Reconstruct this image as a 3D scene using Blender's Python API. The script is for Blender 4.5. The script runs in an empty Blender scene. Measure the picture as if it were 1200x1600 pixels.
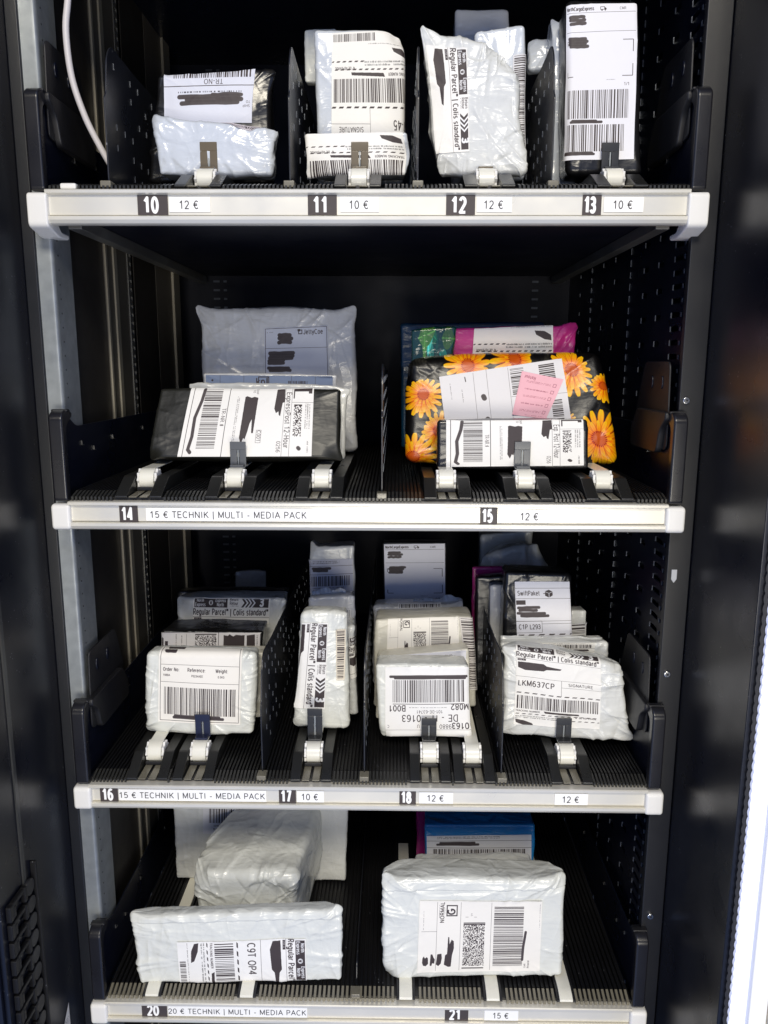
import bpy, math, random
import numpy as np

# ---------------------------------------------------------------- camera, world, lights
scene = bpy.context.scene
CX, CD, CZ = 0.0329, 0.9012, -0.1894
YAW, PITCH, ROLL, FPX = 0.0137, 0.1873, 0.0027, 1211.1
def cam_axes():
    f = np.array([-math.sin(YAW)*math.cos(PITCH), math.cos(YAW)*math.cos(PITCH), -math.sin(PITCH)])
    r = np.array([math.cos(YAW), math.sin(YAW), 0.0]); u = np.cross(r, f)
    return (r*math.cos(ROLL)+u*math.sin(ROLL), -r*math.sin(ROLL)+u*math.cos(ROLL), f)
AR, AU, AF = cam_axes()
CAM = np.array([CX, -CD, CZ])
cd = bpy.data.cameras.new('camera'); cam = bpy.data.objects.new('camera', cd)
scene.collection.objects.link(cam); scene.camera = cam
from mathutils import Matrix, Vector
M = Matrix.Identity(4)
for i in range(3):
    M[i][0], M[i][1], M[i][2], M[i][3] = AR[i], AU[i], -AF[i], CAM[i]
cam.matrix_world = M
cd.sensor_fit = 'VERTICAL'; cd.sensor_height = 24; cd.sensor_width = 18
cd.lens = FPX/1600*24; cd.clip_start = 0.01; cd.clip_end = 100
world = bpy.data.worlds.new('World'); scene.world = world; world.use_nodes = True
bg = world.node_tree.nodes['Background']
bg.inputs[0].default_value = (0.34, 0.50, 1.0, 1); bg.inputs[1].default_value = 0.60
def area(name, loc, target, sx, sy, power, col):
    l = bpy.data.lights.new(name, 'AREA'); l.shape = 'RECTANGLE'; l.size = sx; l.size_y = sy
    l.energy = power; l.color = col
    o = bpy.data.objects.new(name, l); scene.collection.objects.link(o)
    o.location = loc
    d = Vector(target)-Vector(loc); o.rotation_euler = d.to_track_quat('-Z', 'Y').to_euler()
    return o
area('daylight_key', (0.1, -2.5, 1.55), (0, 0, -0.6), 1.0, 0.6, 72, (1.0, 0.92, 0.76))  # key lamp standing in for daylight from high in front
area('lower_fill', (0.3, -2.2, -0.9), (0, 0, -0.8), 1.1, 0.7, 27, (1.0, 0.93, 0.78))  # unseen fill lamp added to brighten the lower rows and rear parcels
scene.view_settings.view_transform = 'Standard'; scene.view_settings.look = 'None'
scene.view_settings.exposure = 0.0; scene.view_settings.gamma = 1.0
scene.cycles.use_denoising = True
scene.cycles.max_bounces = 6
scene.cycles.sample_clamp_indirect = 4

# ---------------------------------------------------------------- pixels to places (1200 x 1600 photo pixels)
def at(px, py, Y):
    d = AF + AR*((px-600)/FPX) - AU*((py-800)/FPX)
    return CAM + d*((Y+CD)/d[1])
def proj(P):
    d = np.asarray(P)-CAM; z = d@AF
    return np.array([600+FPX*(d@AR)/z, 800-FPX*(d@AU)/z])
ROWZ = {1: 0.0, 2: -0.3491, 3: -0.7148, 4: -1.0344}
MATH = 0.012          # top of the ribbed mat over the rail lip
REST = 0.031          # height where parcels rest on the belts

# ---------------------------------------------------------------- object helpers
COL = scene.collection
def new_obj(name, verts, faces, mat, parent=None, smooth=False, loc=None, mats=None, midx=None, uv=None):
    v = np.asarray(verts, dtype=float)
    base = np.array(loc if loc is not None else (parent['_w'] if parent is not None and '_w' in parent else (0, 0, 0)), dtype=float)
    me = bpy.data.meshes.new(name)
    me.from_pydata((v-base).tolist(), [], faces)
    if mats:
        for m_ in mats: me.materials.append(m_)
        if midx is not None: me.polygons.foreach_set('material_index', midx)
    elif mat: me.materials.append(mat)
    if smooth: me.polygons.foreach_set('use_smooth', [True]*len(me.polygons))
    if uv is not None:
        ul = me.uv_layers.new(name='UVMap'); li = np.zeros(len(me.loops), dtype=np.int32)
        me.loops.foreach_get('vertex_index', li)
        ul.data.foreach_set('uv', np.asarray(uv, dtype=np.float32)[li].ravel())
    me.update()
    o = bpy.data.objects.new(name, me); COL.objects.link(o)
    if parent is not None:
        o.parent = parent; o.location = tuple(base-np.array(parent['_w']))
    else: o.location = tuple(base)
    o['_w'] = [float(x) for x in base]
    return o
def tag(o, label, cat, group=None):
    o['label'] = label; o['category'] = cat
    if group: o['group'] = group
    return o
def empty(name, loc, label, cat, group=None):
    o = bpy.data.objects.new(name, None); COL.objects.link(o); o.location = tuple(loc)
    o.empty_display_size = .02
    o['_w'] = [float(x) for x in loc]
    return tag(o, label, cat, group)
class MB:
    def __init__(s): s.v = []; s.f = []
    def add(s, v, f):
        n = len(s.v); s.v += [tuple(map(float, p)) for p in v]; s.f += [tuple(i+n for i in q) for q in f]; return s
    def box(s, x0, x1, y0, y1, z0, z1):
        return s.add([(x0,y0,z0),(x1,y0,z0),(x1,y1,z0),(x0,y1,z0),(x0,y0,z1),(x1,y0,z1),(x1,y1,z1),(x0,y1,z1)],
                     [(3,2,1,0),(4,5,6,7),(0,1,5,4),(1,2,6,5),(2,3,7,6),(3,0,4,7)])
    def prism(s, prof, axis, a0, a1):
        # closed profile: axis x -> (y,z) points ; axis y -> (x,z) ; axis z -> (x,y). counter-clockwise not required
        n = len(prof)
        def p(q, a): return (a, q[0], q[1]) if axis == 'x' else ((q[0], a, q[1]) if axis == 'y' else (q[0], q[1], a))
        v = [p(q, a0) for q in prof]+[p(q, a1) for q in prof]
        f = [(i, (i+1) % n, n+(i+1) % n, n+i) for i in range(n)]+[tuple(range(n))[::-1], tuple(range(n, 2*n))]
        return s.add(v, f)
    def bevbox(s, x0, x1, y0, y1, z0, z1, b):
        # box chamfered on its vertical-front silhouette (octagonal profile in xz)
        return s.prism([(x0+b,z0),(x1-b,z0),(x1,z0+b),(x1,z1-b),(x1-b,z1),(x0+b,z1),(x0,z1-b),(x0,z0+b)], 'y', y0, y1)
    def cyl(s, c, r, axis, half, n=14):
        pr = [(c[1 if axis == 'x' else 0]+r*math.cos(2*math.pi*i/n), c[2 if axis != 'z' else 1]+r*math.sin(2*math.pi*i/n)) for i in range(n)]
        k = {'x': 0, 'y': 1, 'z': 2}[axis]
        return s.prism(pr, axis, c[k]-half, c[k]+half)
    def build(s, name, mat, parent=None, loc=None, smooth=False, bevel=0, seg=2):
        o = new_obj(name, s.v, s.f, mat, parent, smooth, loc)
        bm = bmesh.new(); bm.from_mesh(o.data); bmesh.ops.recalc_face_normals(bm, faces=bm.faces); bm.to_mesh(o.data); bm.free()
        if bevel:
            m = o.modifiers.new('bevel', 'BEVEL'); m.width = bevel; m.segments = seg; m.limit_method = 'ANGLE'; m.angle_limit = math.radians(40)
            o.data.polygons.foreach_set('use_smooth', [True]*len(o.data.polygons))
            m2 = o.modifiers.new('wn', 'WEIGHTED_NORMAL'); m2.keep_sharp = True
        return o
import bmesh
def tube(pts, r, n=12, closed_ends=True):
    P = np.array(pts, float); V = []; F = []
    prev = None
    for i in range(len(P)):
        t = P[min(i+1, len(P)-1)]-P[max(i-1, 0)]; t /= np.linalg.norm(t)
        a = prev if prev is not None else np.cross(t, (0.3, 0.2, 0.9)); a = a-t*(a@t); a /= np.linalg.norm(a); b = np.cross(t, a); prev = a
        for k in range(n):
            th = 2*math.pi*k/n; V.append(P[i]+r*(a*math.cos(th)+b*math.sin(th)))
    for i in range(len(P)-1):
        for k in range(n): F.append((i*n+k, i*n+(k+1) % n, (i+1)*n+(k+1) % n, (i+1)*n+k))
    if closed_ends: F += [tuple(range(n))[::-1], tuple(range((len(P)-1)*n, len(P)*n))]
    return V, F
def smoothline(ctrl, n=40):
    C = np.array(ctrl, float); k = len(C); out = []
    for i in range(k-1):
        p0, p1, p2, p3 = C[max(i-1,0)], C[i], C[i+1], C[min(i+2,k-1)]
        for t in np.linspace(0, 1, max(2, n//(k-1)), endpoint=False):
            out.append(.5*((2*p1)+(-p0+p2)*t+(2*p0-5*p1+4*p2-p3)*t*t+(-p0+3*p1-3*p2+p3)*t**3))
    out.append(C[-1]); return out

# ---------------------------------------------------------------- materials
def mat(name, col, rough=.5, metal=0., spec=.5, bump=None, coat=0., var=0., varscale=8., roughvar=0., trans=0., sheen=0., scratches=0.):
    m = bpy.data.materials.new(name); m.use_nodes = True; nt = m.node_tree; b = nt.nodes['Principled BSDF']
    b.inputs['Base Color'].default_value = (*col, 1); b.inputs['Roughness'].default_value = rough
    b.inputs['Metallic'].default_value = metal; b.inputs['Specular IOR Level'].default_value = spec
    b.inputs['Coat Weight'].default_value = coat; b.inputs['Coat Roughness'].default_value = .12
    b.inputs['Transmission Weight'].default_value = trans
    tc = nt.nodes.new('ShaderNodeTexCoord')
    if var:
        n = nt.nodes.new('ShaderNodeTexNoise'); n.inputs['Scale'].default_value = varscale; n.inputs['Detail'].default_value = 6
        nt.links.new(tc.outputs['Object'], n.inputs['Vector'])
        mx = nt.nodes.new('ShaderNodeMix'); mx.data_type = 'RGBA'
        mx.inputs[6].default_value = (*[c*(1-var) for c in col], 1); mx.inputs[7].default_value = (*[min(1, c*(1+var)) for c in col], 1)
        nt.links.new(n.outputs['Fac'], mx.inputs[0]); nt.links.new(mx.outputs[2], b.inputs['Base Color'])
    if roughvar:
        n = nt.nodes.new('ShaderNodeTexNoise'); n.inputs['Scale'].default_value = 14; n.inputs['Detail'].default_value = 8
        nt.links.new(tc.outputs['Object'], n.inputs['Vector'])
        mr = nt.nodes.new('ShaderNodeMapRange'); mr.inputs[1].default_value = .3; mr.inputs[2].default_value = .7
        mr.inputs[3].default_value = max(.05, rough-roughvar); mr.inputs[4].default_value = min(1, rough+roughvar)
        nt.links.new(n.outputs['Fac'], mr.inputs[0]); nt.links.new(mr.outputs[0], b.inputs['Roughness'])
    if bump:
        sc, st, dist = bump[:3]
        n = nt.nodes.new('ShaderNodeTexNoise'); n.inputs['Scale'].default_value = sc; n.inputs['Detail'].default_value = 4
        nt.links.new(tc.outputs['Object'], n.inputs['Vector'])
        bp = nt.nodes.new('ShaderNodeBump'); bp.inputs['Strength'].default_value = st; bp.inputs['Distance'].default_value = dist
        nt.links.new(n.outputs['Fac'], bp.inputs['Height']); nt.links.new(bp.outputs[0], b.inputs['Normal'])
    return m
def film(name, col, rough=.27, coat=.25, wr=1., image=None):
    """polythene mailer film: fine stretched wrinkles, soft sheen"""
    m = mat(name, col, rough, spec=.5, coat=coat, var=.05, varscale=12, roughvar=.07)
    nt = m.node_tree; b = nt.nodes['Principled BSDF']; tc = [n for n in nt.nodes if n.type == 'TEX_COORD'][0]
    def noise(sc, det, vec, dist=0.): 
        n = nt.nodes.new('ShaderNodeTexNoise'); n.inputs['Scale'].default_value = sc; n.inputs['Detail'].default_value = det
        n.inputs['Distortion'].default_value = dist; nt.links.new(vec, n.inputs['Vector']); return n
    def ridge(n, mul):  # sharp ridges |f-.5|
        a = nt.nodes.new('ShaderNodeMath'); a.operation = 'SUBTRACT'; a.inputs[1].default_value = .5; nt.links.new(n.outputs['Fac'], a.inputs[0])
        c = nt.nodes.new('ShaderNodeMath'); c.operation = 'ABSOLUTE'; nt.links.new(a.outputs[0], c.inputs[0])
        d = nt.nodes.new('ShaderNodeMath'); d.operation = 'MULTIPLY'; d.inputs[1].default_value = mul; nt.links.new(c.outputs[0], d.inputs[0]); return d
    mp = nt.nodes.new('ShaderNodeMapping'); mp.inputs['Scale'].default_value = (1, 1, .45); mp.inputs['Rotation'].default_value = (.3, .5, .4)
    nt.links.new(tc.outputs['Object'], mp.inputs['Vector'])
    mp2 = nt.nodes.new('ShaderNodeMapping'); mp2.inputs['Scale'].default_value = (.4, 1, 1); mp2.inputs['Rotation'].default_value = (.2, -.5, .6)
    nt.links.new(tc.outputs['Object'], mp2.inputs['Vector'])
    r1 = ridge(noise(26, 2, mp.outputs[0], .6), -1.0); r2 = ridge(noise(60, 3, mp2.outputs[0], .4), -.45)
    s0 = nt.nodes.new('ShaderNodeMath'); nt.links.new(r1.outputs[0], s0.inputs[0]); nt.links.new(r2.outputs[0], s0.inputs[1])
    wv = nt.nodes.new('ShaderNodeTexNoise'); wv.inputs['Scale'].default_value = 9; nt.links.new(tc.outputs['Object'], wv.inputs['Vector'])
    mixv = nt.nodes.new('ShaderNodeMix'); mixv.data_type = 'VECTOR'; mixv.inputs[0].default_value = .12
    nt.links.new(mp.outputs[0], mixv.inputs[4]); nt.links.new(wv.outputs['Color'], mixv.inputs[5])
    vo = nt.nodes.new('ShaderNodeTexVoronoi'); vo.inputs['Scale'].default_value = 34; nt.links.new(mixv.outputs[1], vo.inputs['Vector'])
    pw = nt.nodes.new('ShaderNodeMath'); pw.operation = 'POWER'; pw.inputs[1].default_value = 2.; nt.links.new(vo.outputs['Distance'], pw.inputs[0])
    pm = nt.nodes.new('ShaderNodeMath'); pm.operation = 'MULTIPLY'; pm.inputs[1].default_value = .28; nt.links.new(pw.outputs[0], pm.inputs[0])
    s = nt.nodes.new('ShaderNodeMath'); nt.links.new(s0.outputs[0], s.inputs[0]); nt.links.new(pm.outputs[0], s.inputs[1])
    bp = nt.nodes.new('ShaderNodeBump'); bp.inputs['Strength'].default_value = .75*wr; bp.inputs['Distance'].default_value = .006
    nt.links.new(s.outputs[0], bp.inputs['Height']); nt.links.new(bp.outputs[0], b.inputs['Normal'])
    if image is not None:
        t = nt.nodes.new('ShaderNodeTexImage'); t.image = image; t.extension = 'EXTEND'
        u = nt.nodes.new('ShaderNodeUVMap'); u.uv_map = 'UVMap'; nt.links.new(u.outputs[0], t.inputs[0])
        for l in list(b.inputs['Base Color'].links): nt.links.remove(l)
        nt.links.new(t.outputs[0], b.inputs['Base Color'])
    return m
def paper(image, rough=.55, tint=1.0):
    m = bpy.data.materials.new('printed_paper'); m.use_nodes = True; nt = m.node_tree; b = nt.nodes['Principled BSDF']
    t = nt.nodes.new('ShaderNodeTexImage'); t.image = image; t.extension = 'EXTEND'
    u = nt.nodes.new('ShaderNodeUVMap'); u.uv_map = 'UVMap'; nt.links.new(u.outputs[0], t.inputs[0])
    nt.links.new(t.outputs[0], b.inputs['Base Color']); b.inputs['Roughness'].default_value = rough
    b.inputs['Specular IOR Level'].default_value = .35
    tc = nt.nodes.new('ShaderNodeTexCoord'); n = nt.nodes.new('ShaderNodeTexNoise'); n.inputs['Scale'].default_value = 45; n.inputs['Detail'].default_value = 5
    nt.links.new(tc.outputs['Object'], n.inputs['Vector'])
    bp = nt.nodes.new('ShaderNodeBump'); bp.inputs['Strength'].default_value = .18; bp.inputs['Distance'].default_value = .002
    nt.links.new(n.outputs['Fac'], bp.inputs['Height']); nt.links.new(bp.outputs[0], b.inputs['Normal'])
    return m
def dust(m, dens=.10, col=(.16,.16,.17)):
    # scattered lint and grit on the surface
    nt = m.node_tree; b = nt.nodes['Principled BSDF']; tc = nt.nodes.new('ShaderNodeTexCoord')
    v = nt.nodes.new('ShaderNodeTexVoronoi'); v.inputs['Scale'].default_value = 160; nt.links.new(tc.outputs['Object'], v.inputs['Vector'])
    n = nt.nodes.new('ShaderNodeTexNoise'); n.inputs['Scale'].default_value = 30; n.inputs['Detail'].default_value = 5; nt.links.new(tc.outputs['Object'], n.inputs['Vector'])
    lt = nt.nodes.new('ShaderNodeMath'); lt.operation = 'LESS_THAN'; nt.links.new(v.outputs['Distance'], lt.inputs[0])
    mr = nt.nodes.new('ShaderNodeMapRange'); mr.inputs[1].default_value = .48; mr.inputs[2].default_value = .75; mr.inputs[3].default_value = 0; mr.inputs[4].default_value = dens*1.8
    nt.links.new(n.outputs['Fac'], mr.inputs[0]); nt.links.new(mr.outputs[0], lt.inputs[1])
    mx = nt.nodes.new('ShaderNodeMix'); mx.data_type = 'RGBA'; mx.inputs[6].default_value = b.inputs['Base Color'].default_value[:]; mx.inputs[7].default_value = (*col, 1)
    for l in list(b.inputs['Base Color'].links): nt.links.new(l.from_socket, mx.inputs[6])
    nt.links.new(lt.outputs[0], mx.inputs[0]); nt.links.new(mx.outputs[2], b.inputs['Base Color']); return m
BLACKP = mat('black_plastic', (.010,.010,.012), .46, bump=(900,.12,.0004), roughvar=.08)
BLACKP2 = mat('worn_black_plastic', (.006,.006,.007), .5, spec=.3, bump=(600,.15,.0004), roughvar=.1)
PAINT = mat('black_powder_coat', (.003,.0045,.012), .34, spec=.4, bump=(1400,.10,.0003), roughvar=.10)
JAMBM = mat('black_enamel', (.004,.005,.010), .30, spec=.45, bump=(160,.05,.0006), roughvar=.06)
NAVY = mat('navy_sheet_metal', (.0015,.0025,.010), .5, spec=.35, roughvar=.08)
BROWNM = mat('dull_sheet_metal', (.26,.24,.19), .5, metal=.4, roughvar=.1, var=.25, varscale=5)
for m_ in (BLACKP2, PAINT, JAMBM): dust(m_)
GALV = mat('galvanised_steel', (.26,.28,.29), .5, metal=.6, var=.28, varscale=70, roughvar=.12)
GALVD = mat('dull_steel', (.23,.23,.22), .4, metal=.8, var=.2, varscale=30, roughvar=.1)
ALU = mat('anodised_aluminium', (.74,.71,.62), .33, metal=.3, spec=.6, roughvar=.09, var=.05, varscale=22)
WHITEP = mat('white_plastic', (.78,.77,.74), .35, var=.02, bump=(40,.05,.001))
BELTM = mat('cream_belt', (.80,.78,.68), .30, var=.03, coat=.3)
GREYP = mat('grey_clear_plastic', (.03,.03,.028), .3, spec=.4, roughvar=.05)
BROWNP = mat('smoky_brown_plastic', (.13,.10,.055), .2, spec=.6, coat=.3, roughvar=.05)
DARKP = mat('charcoal_plastic', (.035,.036,.036), .3, spec=.5)
BLUEP = mat('dark_blue_plastic', (.014,.018,.045), .28, spec=.5)
SCREWM = mat('bright_screw', (.75,.75,.74), .2, metal=1.)
CABLEM = mat('cable_sheath', (.60,.57,.58), .4, var=.03)
BAGW = film('white_mailer_film', (.70,.71,.66))
BAGG = film('grey_mailer_film', (.67,.68,.66), .28, .35)
BAGL = film('glossy_pale_blue_film', (.60,.64,.70), .18, .7)
BAGD = film('blue_grey_film', (.58,.59,.61), .24, .4)
BAGB = film('black_mailer_film', (.008,.008,.009), .30, .25, .6)
BAGO = film('charcoal_mailer_film', (.015,.015,.012), .40, .05, .35)
BAGP = film('magenta_mailer_film', (.52,.03,.22), .3, .3)
BAGC = film('cyan_blue_film', (.012,.18,.45), .3, .3)
BAGN = film('dark_blue_film', (.006,.045,.10), .3, .3)
BAGT = film('teal_leaf_film', (.05,.20,.17), .15, .8)
BEIGE = film('cream_mailer_film', (.60,.58,.50), .35, .2)
BAGCLEAR = film('clear_wrap', (.70,.74,.80), .12, .9)

# ---------------------------------------------------------------- printed matter (canvas painted in code)
def _A(cx, cy, rx, ry, a, b, n=9):
    return [(cx+rx*math.cos(math.radians(a+(b-a)*i/n)), cy+ry*math.sin(math.radians(a+(b-a)*i/n))) for i in range(n+1)]
_X = .72
_bowl = lambda x0, x1: _A((x0+x1)/2, _X/2, (x1-x0)/2, _X/2, 90, 450, 18)
def _g(s):   # "x y x y / x y ..." -> paths
    return [[(float(a), float(b)) for a, b in zip(p.split()[::2], p.split()[1::2])] for p in s.split('/')]
GLY = {
 ' ': (.32, []), '|': (.22, _g('.11 -.25 .11 1.05')), '-': (.38, _g('.05 .36 .33 .36')), '.': (.24, _g('.12 0 .12 .06')), ':': (.24, _g('.12 .02 .12 .08/.12 .6 .12 .66')), '#': (.6, _g('.1 .35 .56 .35/.04 .65 .5 .65/.2 0 .28 1/.38 0 .46 1')), '/': (.36, _g('0 0 .36 1')), "'": (.14, _g('.07 .75 .07 1')),
 '0': (.62, [_A(.31, .5, .25, .5, 90, 450, 20)]), '1': (.62, _g('.12 .74 .36 1 .36 0')), '2': (.62, [_A(.3, .72, .24, .28, 165, -35)+[(.07, 0), (.57, 0)]]),
 '3': (.62, [_A(.29, .74, .22, .26, 155, -75)+[(.24, .53)]+_A(.29, .27, .25, .27, 85, -160)]), '4': (.62, _g('.44 0 .44 1 .05 .28 .6 .28')), '5': (.62, [[(.52, 1), (.16, 1), (.1, .5)]+_A(.3, .32, .25, .32, 125, -150)]),
 '6': (.62, [_A(.31, .31, .24, .31, 90, 450, 18), _A(.36, .45, .3, .55, 60, 185)]), '7': (.62, _g('.06 1 .56 1 .24 0')), '8': (.62, [_A(.31, .76, .2, .24, 90, 450, 16), _A(.31, .27, .25, .27, 90, 450, 16)]), '9': (.62, [_A(.31, .69, .24, .31, 90, 450, 18), _A(.26, .55, .3, .55, -120, 5)]),
 'A': (.72, _g('.02 0 .36 1 .7 0/.14 .34 .58 .34')), 'B': (.68, [[(.09, .53), (.38, .53)]+_A(.38, .765, .2, .235, -90, 90)[0:]+[(.09, 1), (.09, 0), (.4, 0)]+_A(.4, .265, .23, .265, -90, 90)]), 'C': (.74, [_A(.4, .5, .34, .5, 50, 310, 16)]),
 'D': (.74, [[(.09, 0), (.3, 0)]+_A(.3, .5, .36, .5, -90, 90, 12)+[(.09, 1), (.09, 0)]]), 'E': (.64, _g('.6 0 .09 0 .09 1 .58 1/.09 .52 .54 .52')), 'F': (.6, _g('.09 0 .09 1 .56 1/.09 .5 .5 .5')), 'G': (.8, [_A(.4, .5, .34, .5, 50, 330, 16)+[(.72, .48), (.45, .48)]]),
 'H': (.74, _g('.09 0 .09 1/.65 0 .65 1/.09 .52 .65 .52')), 'I': (.28, _g('.14 0 .14 1')), 'J': (.5, [[(.4, 1)]+_A(.22, .24, .18, .24, 0, -170)]), 'K': (.68, _g('.09 0 .09 1/.62 1 .09 .4/.26 .58 .66 0')), 'L': (.56, _g('.09 1 .09 0 .54 0')),
 'M': (.86, _g('.09 0 .09 1 .43 .1 .77 1 .77 0')), 'N': (.74, _g('.09 0 .09 1 .65 0 .65 1')), 'O': (.8, [_A(.4, .5, .34, .5, 90, 450, 22)]), 'P': (.66, [[(.09, 0), (.09, 1), (.36, 1)]+_A(.36, .73, .23, .27, 90, -90)+[(.09, .46)]]),
 'R': (.7, [[(.09, 0), (.09, 1), (.38, 1)]+_A(.38, .74, .22, .26, 90, -90)+[(.09, .48)], [(.36, .48), (.64, 0)]]), 'S': (.68, [_A(.34, .75, .25, .25, 35, 250)+_A(.34, .26, .27, .26, 75, -150)]), 'T': (.62, _g('.02 1 .6 1/.31 1 .31 0')), 'U': (.74, [[(.09, 1), (.09, .34)]+_A(.37, .3, .28, .3, 180, 360)+[(.65, 1)]]),
 'V': (.66, _g('.02 1 .33 0 .64 1')), 'W': (.94, _g('.02 1 .24 0 .47 .95 .7 0 .92 1')), 'X': (.66, _g('.03 0 .62 1/.03 1 .63 0')), 'Y': (.66, _g('.02 1 .33 .45 .64 1/.33 .45 .33 0')), 'Z': (.62, _g('.05 1 .57 1 .04 0 .6 0')),
 'a': (.56, [[(.46, .42), (.24, .38)]+_A(.24, .2, .18, .19, 100, 290, 10)+[(.46, .16)], [(.47, 0), (.46, .48)]+_A(.27, .52, .19, .2, 0, 160)]), 'b': (.6, [[(.08, 1), (.08, 0)], _bowl(.08, .54)]), 'c': (.54, [_A(.3, .36, .24, .36, 50, 310, 14)]), 'd': (.6, [[(.52, 1), (.52, 0)], _bowl(.06, .52)]),
 'e': (.58, [[(.08, .38), (.52, .38)]+_A(.3, .36, .23, .36, 5, 315, 16)]), 'f': (.32, [_A(.3, .82, .14, .18, 90, 180)+[(.16, 0)], [(.02, .7), (.32, .7)]]), 'g': (.6, [_bowl(.06, .52), [(.52, .72), (.52, -.02)]+_A(.3, -.04, .22, .22, 0, -150)]), 'h': (.58, [[(.08, 1), (.08, 0)], [(.08, .45)]+_A(.29, .5, .2, .22, 180, 0)+[(.49, 0)]]),
 'i': (.24, _g('.12 0 .12 .72/.12 .9 .12 1')), 'j': (.24, _g('.12 .72 .12 -.2 0 -.26/.12 .9 .12 1')), 'k': (.54, _g('.08 0 .08 1/.48 .72 .08 .3/.2 .42 .52 0')), 'l': (.24, _g('.12 0 .12 1')), 'm': (.88, [[(.08, 0), (.08, .72)], [(.08, .5)]+_A(.26, .52, .17, .2, 180, 0)+[(.43, 0)], [(.43, .5)]+_A(.61, .52, .17, .2, 180, 0)+[(.78, 0)]]),
 'n': (.58, [[(.08, 0), (.08, .72)], [(.08, .45)]+_A(.29, .5, .2, .22, 180, 0)+[(.49, 0)]]), 'o': (.6, [_bowl(.06, .54)]), 'p': (.6, [[(.08, .72), (.08, -.28)], _bowl(.08, .54)]), 'r': (.36, [[(.08, 0), (.08, .72)], [(.08, .4)]+_A(.3, .42, .2, .28, 170, 85)]),
 's': (.54, [_A(.27, .54, .19, .18, 35, 250)+_A(.27, .18, .2, .18, 75, -150)]), 't': (.32, _g('.15 .95 .15 .1 .2 .02 .3 .02/.02 .7 .3 .7')), 'u': (.58, [[(.08, .72), (.08, .25)]+_A(.29, .23, .2, .22, 180, 360)+[(.49, .72)], [(.49, .72), (.49, 0)]]), 'v': (.52, _g('.02 .72 .26 0 .5 .72')),
 'w': (.76, _g('.02 .72 .2 0 .38 .68 .56 0 .74 .72')), 'x': (.52, _g('.03 0 .48 .72/.03 .72 .49 0')), 'y': (.52, _g('.02 .72 .26 0/.5 .72 .2 -.2 .06 -.26')), 'z': (.5, _g('.04 .72 .46 .72 .04 0 .48 0')), '°': (.34, [_A(.17, .84, .12, .14, 90, 450, 12)]),
 '€': (.68, [_A(.42, .5, .28, .5, 48, 312, 16), [(.0, .6), (.52, .6)], [(.0, .42), (.5, .42)]]), '™': (.5, _g('.02 1 .2 1/.11 1 .11 .7/.26 .7 .26 1 .35 .8 .44 1 .44 .7')),
}
_tc = {}
def text_mask(s, px, bold=0., sx=1.):
    """coverage bitmap of a string drawn as pen strokes; px = font size, capitals are 0.72 of it"""
    if not s.strip(): return np.zeros((2, 2), np.float32)
    key = (s, round(px, 1), bold, sx)
    if key in _tc: return _tc[key]
    c = px*.72; r = c*(.058+bold*2.6); paths = []; x = r/c; gap = .13+bold*2.2
    for ch in s:
        w, ps = GLY.get(ch, GLY['o'])
        for p in ps: paths.append([((x+a)*c*sx, b*c) for a, b in p])
        x += w+gap
    H = int(c*1.42+2*r)+2; Wd = int(x*c*sx+2*r)+2; y0 = c*.32+r; D = np.full((H, Wd), 1e9, np.float32)
    for p in paths:
        closed = abs(p[0][0]-p[-1][0])+abs(p[0][1]-p[-1][1]) < 1e-3; P = [(a, H-(b+y0)) for a, b in p]
        for i, (a, b) in enumerate(zip(P[:-1], P[1:])):
            X0, X1 = max(0, int(min(a[0], b[0])-r-2)), min(Wd, int(max(a[0], b[0])+r+3)); Y0, Y1 = max(0, int(min(a[1], b[1])-r-2)), min(H, int(max(a[1], b[1])+r+3))
            X = np.arange(X0, X1)[None, :]+.5; Y = np.arange(Y0, Y1)[:, None]+.5; dx, dy = b[0]-a[0], b[1]-a[1]; L2 = max(dx*dx+dy*dy, 1e-6)
            t = ((X-a[0])*dx+(Y-a[1])*dy)/L2; tt = np.clip(t, 0, 1); d = np.hypot(X-a[0]-tt*dx, Y-a[1]-tt*dy)
            if not closed:   # flat pen ends, as in a grotesque
                L = math.sqrt(L2)
                if i == 0: d = np.where(t < 0, np.maximum(d, r-t*L-.0), d)
                if i == len(P)-2: d = np.where(t > 1, np.maximum(d, r+(t-1)*L), d)
            D[Y0:Y1, X0:X1] = np.minimum(D[Y0:Y1, X0:X1], d)
    B = np.clip(r-D+.5, 0, 1).astype(np.float32)
    _tc[key] = B; return B
INK = (.25, .22, .225)
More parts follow.
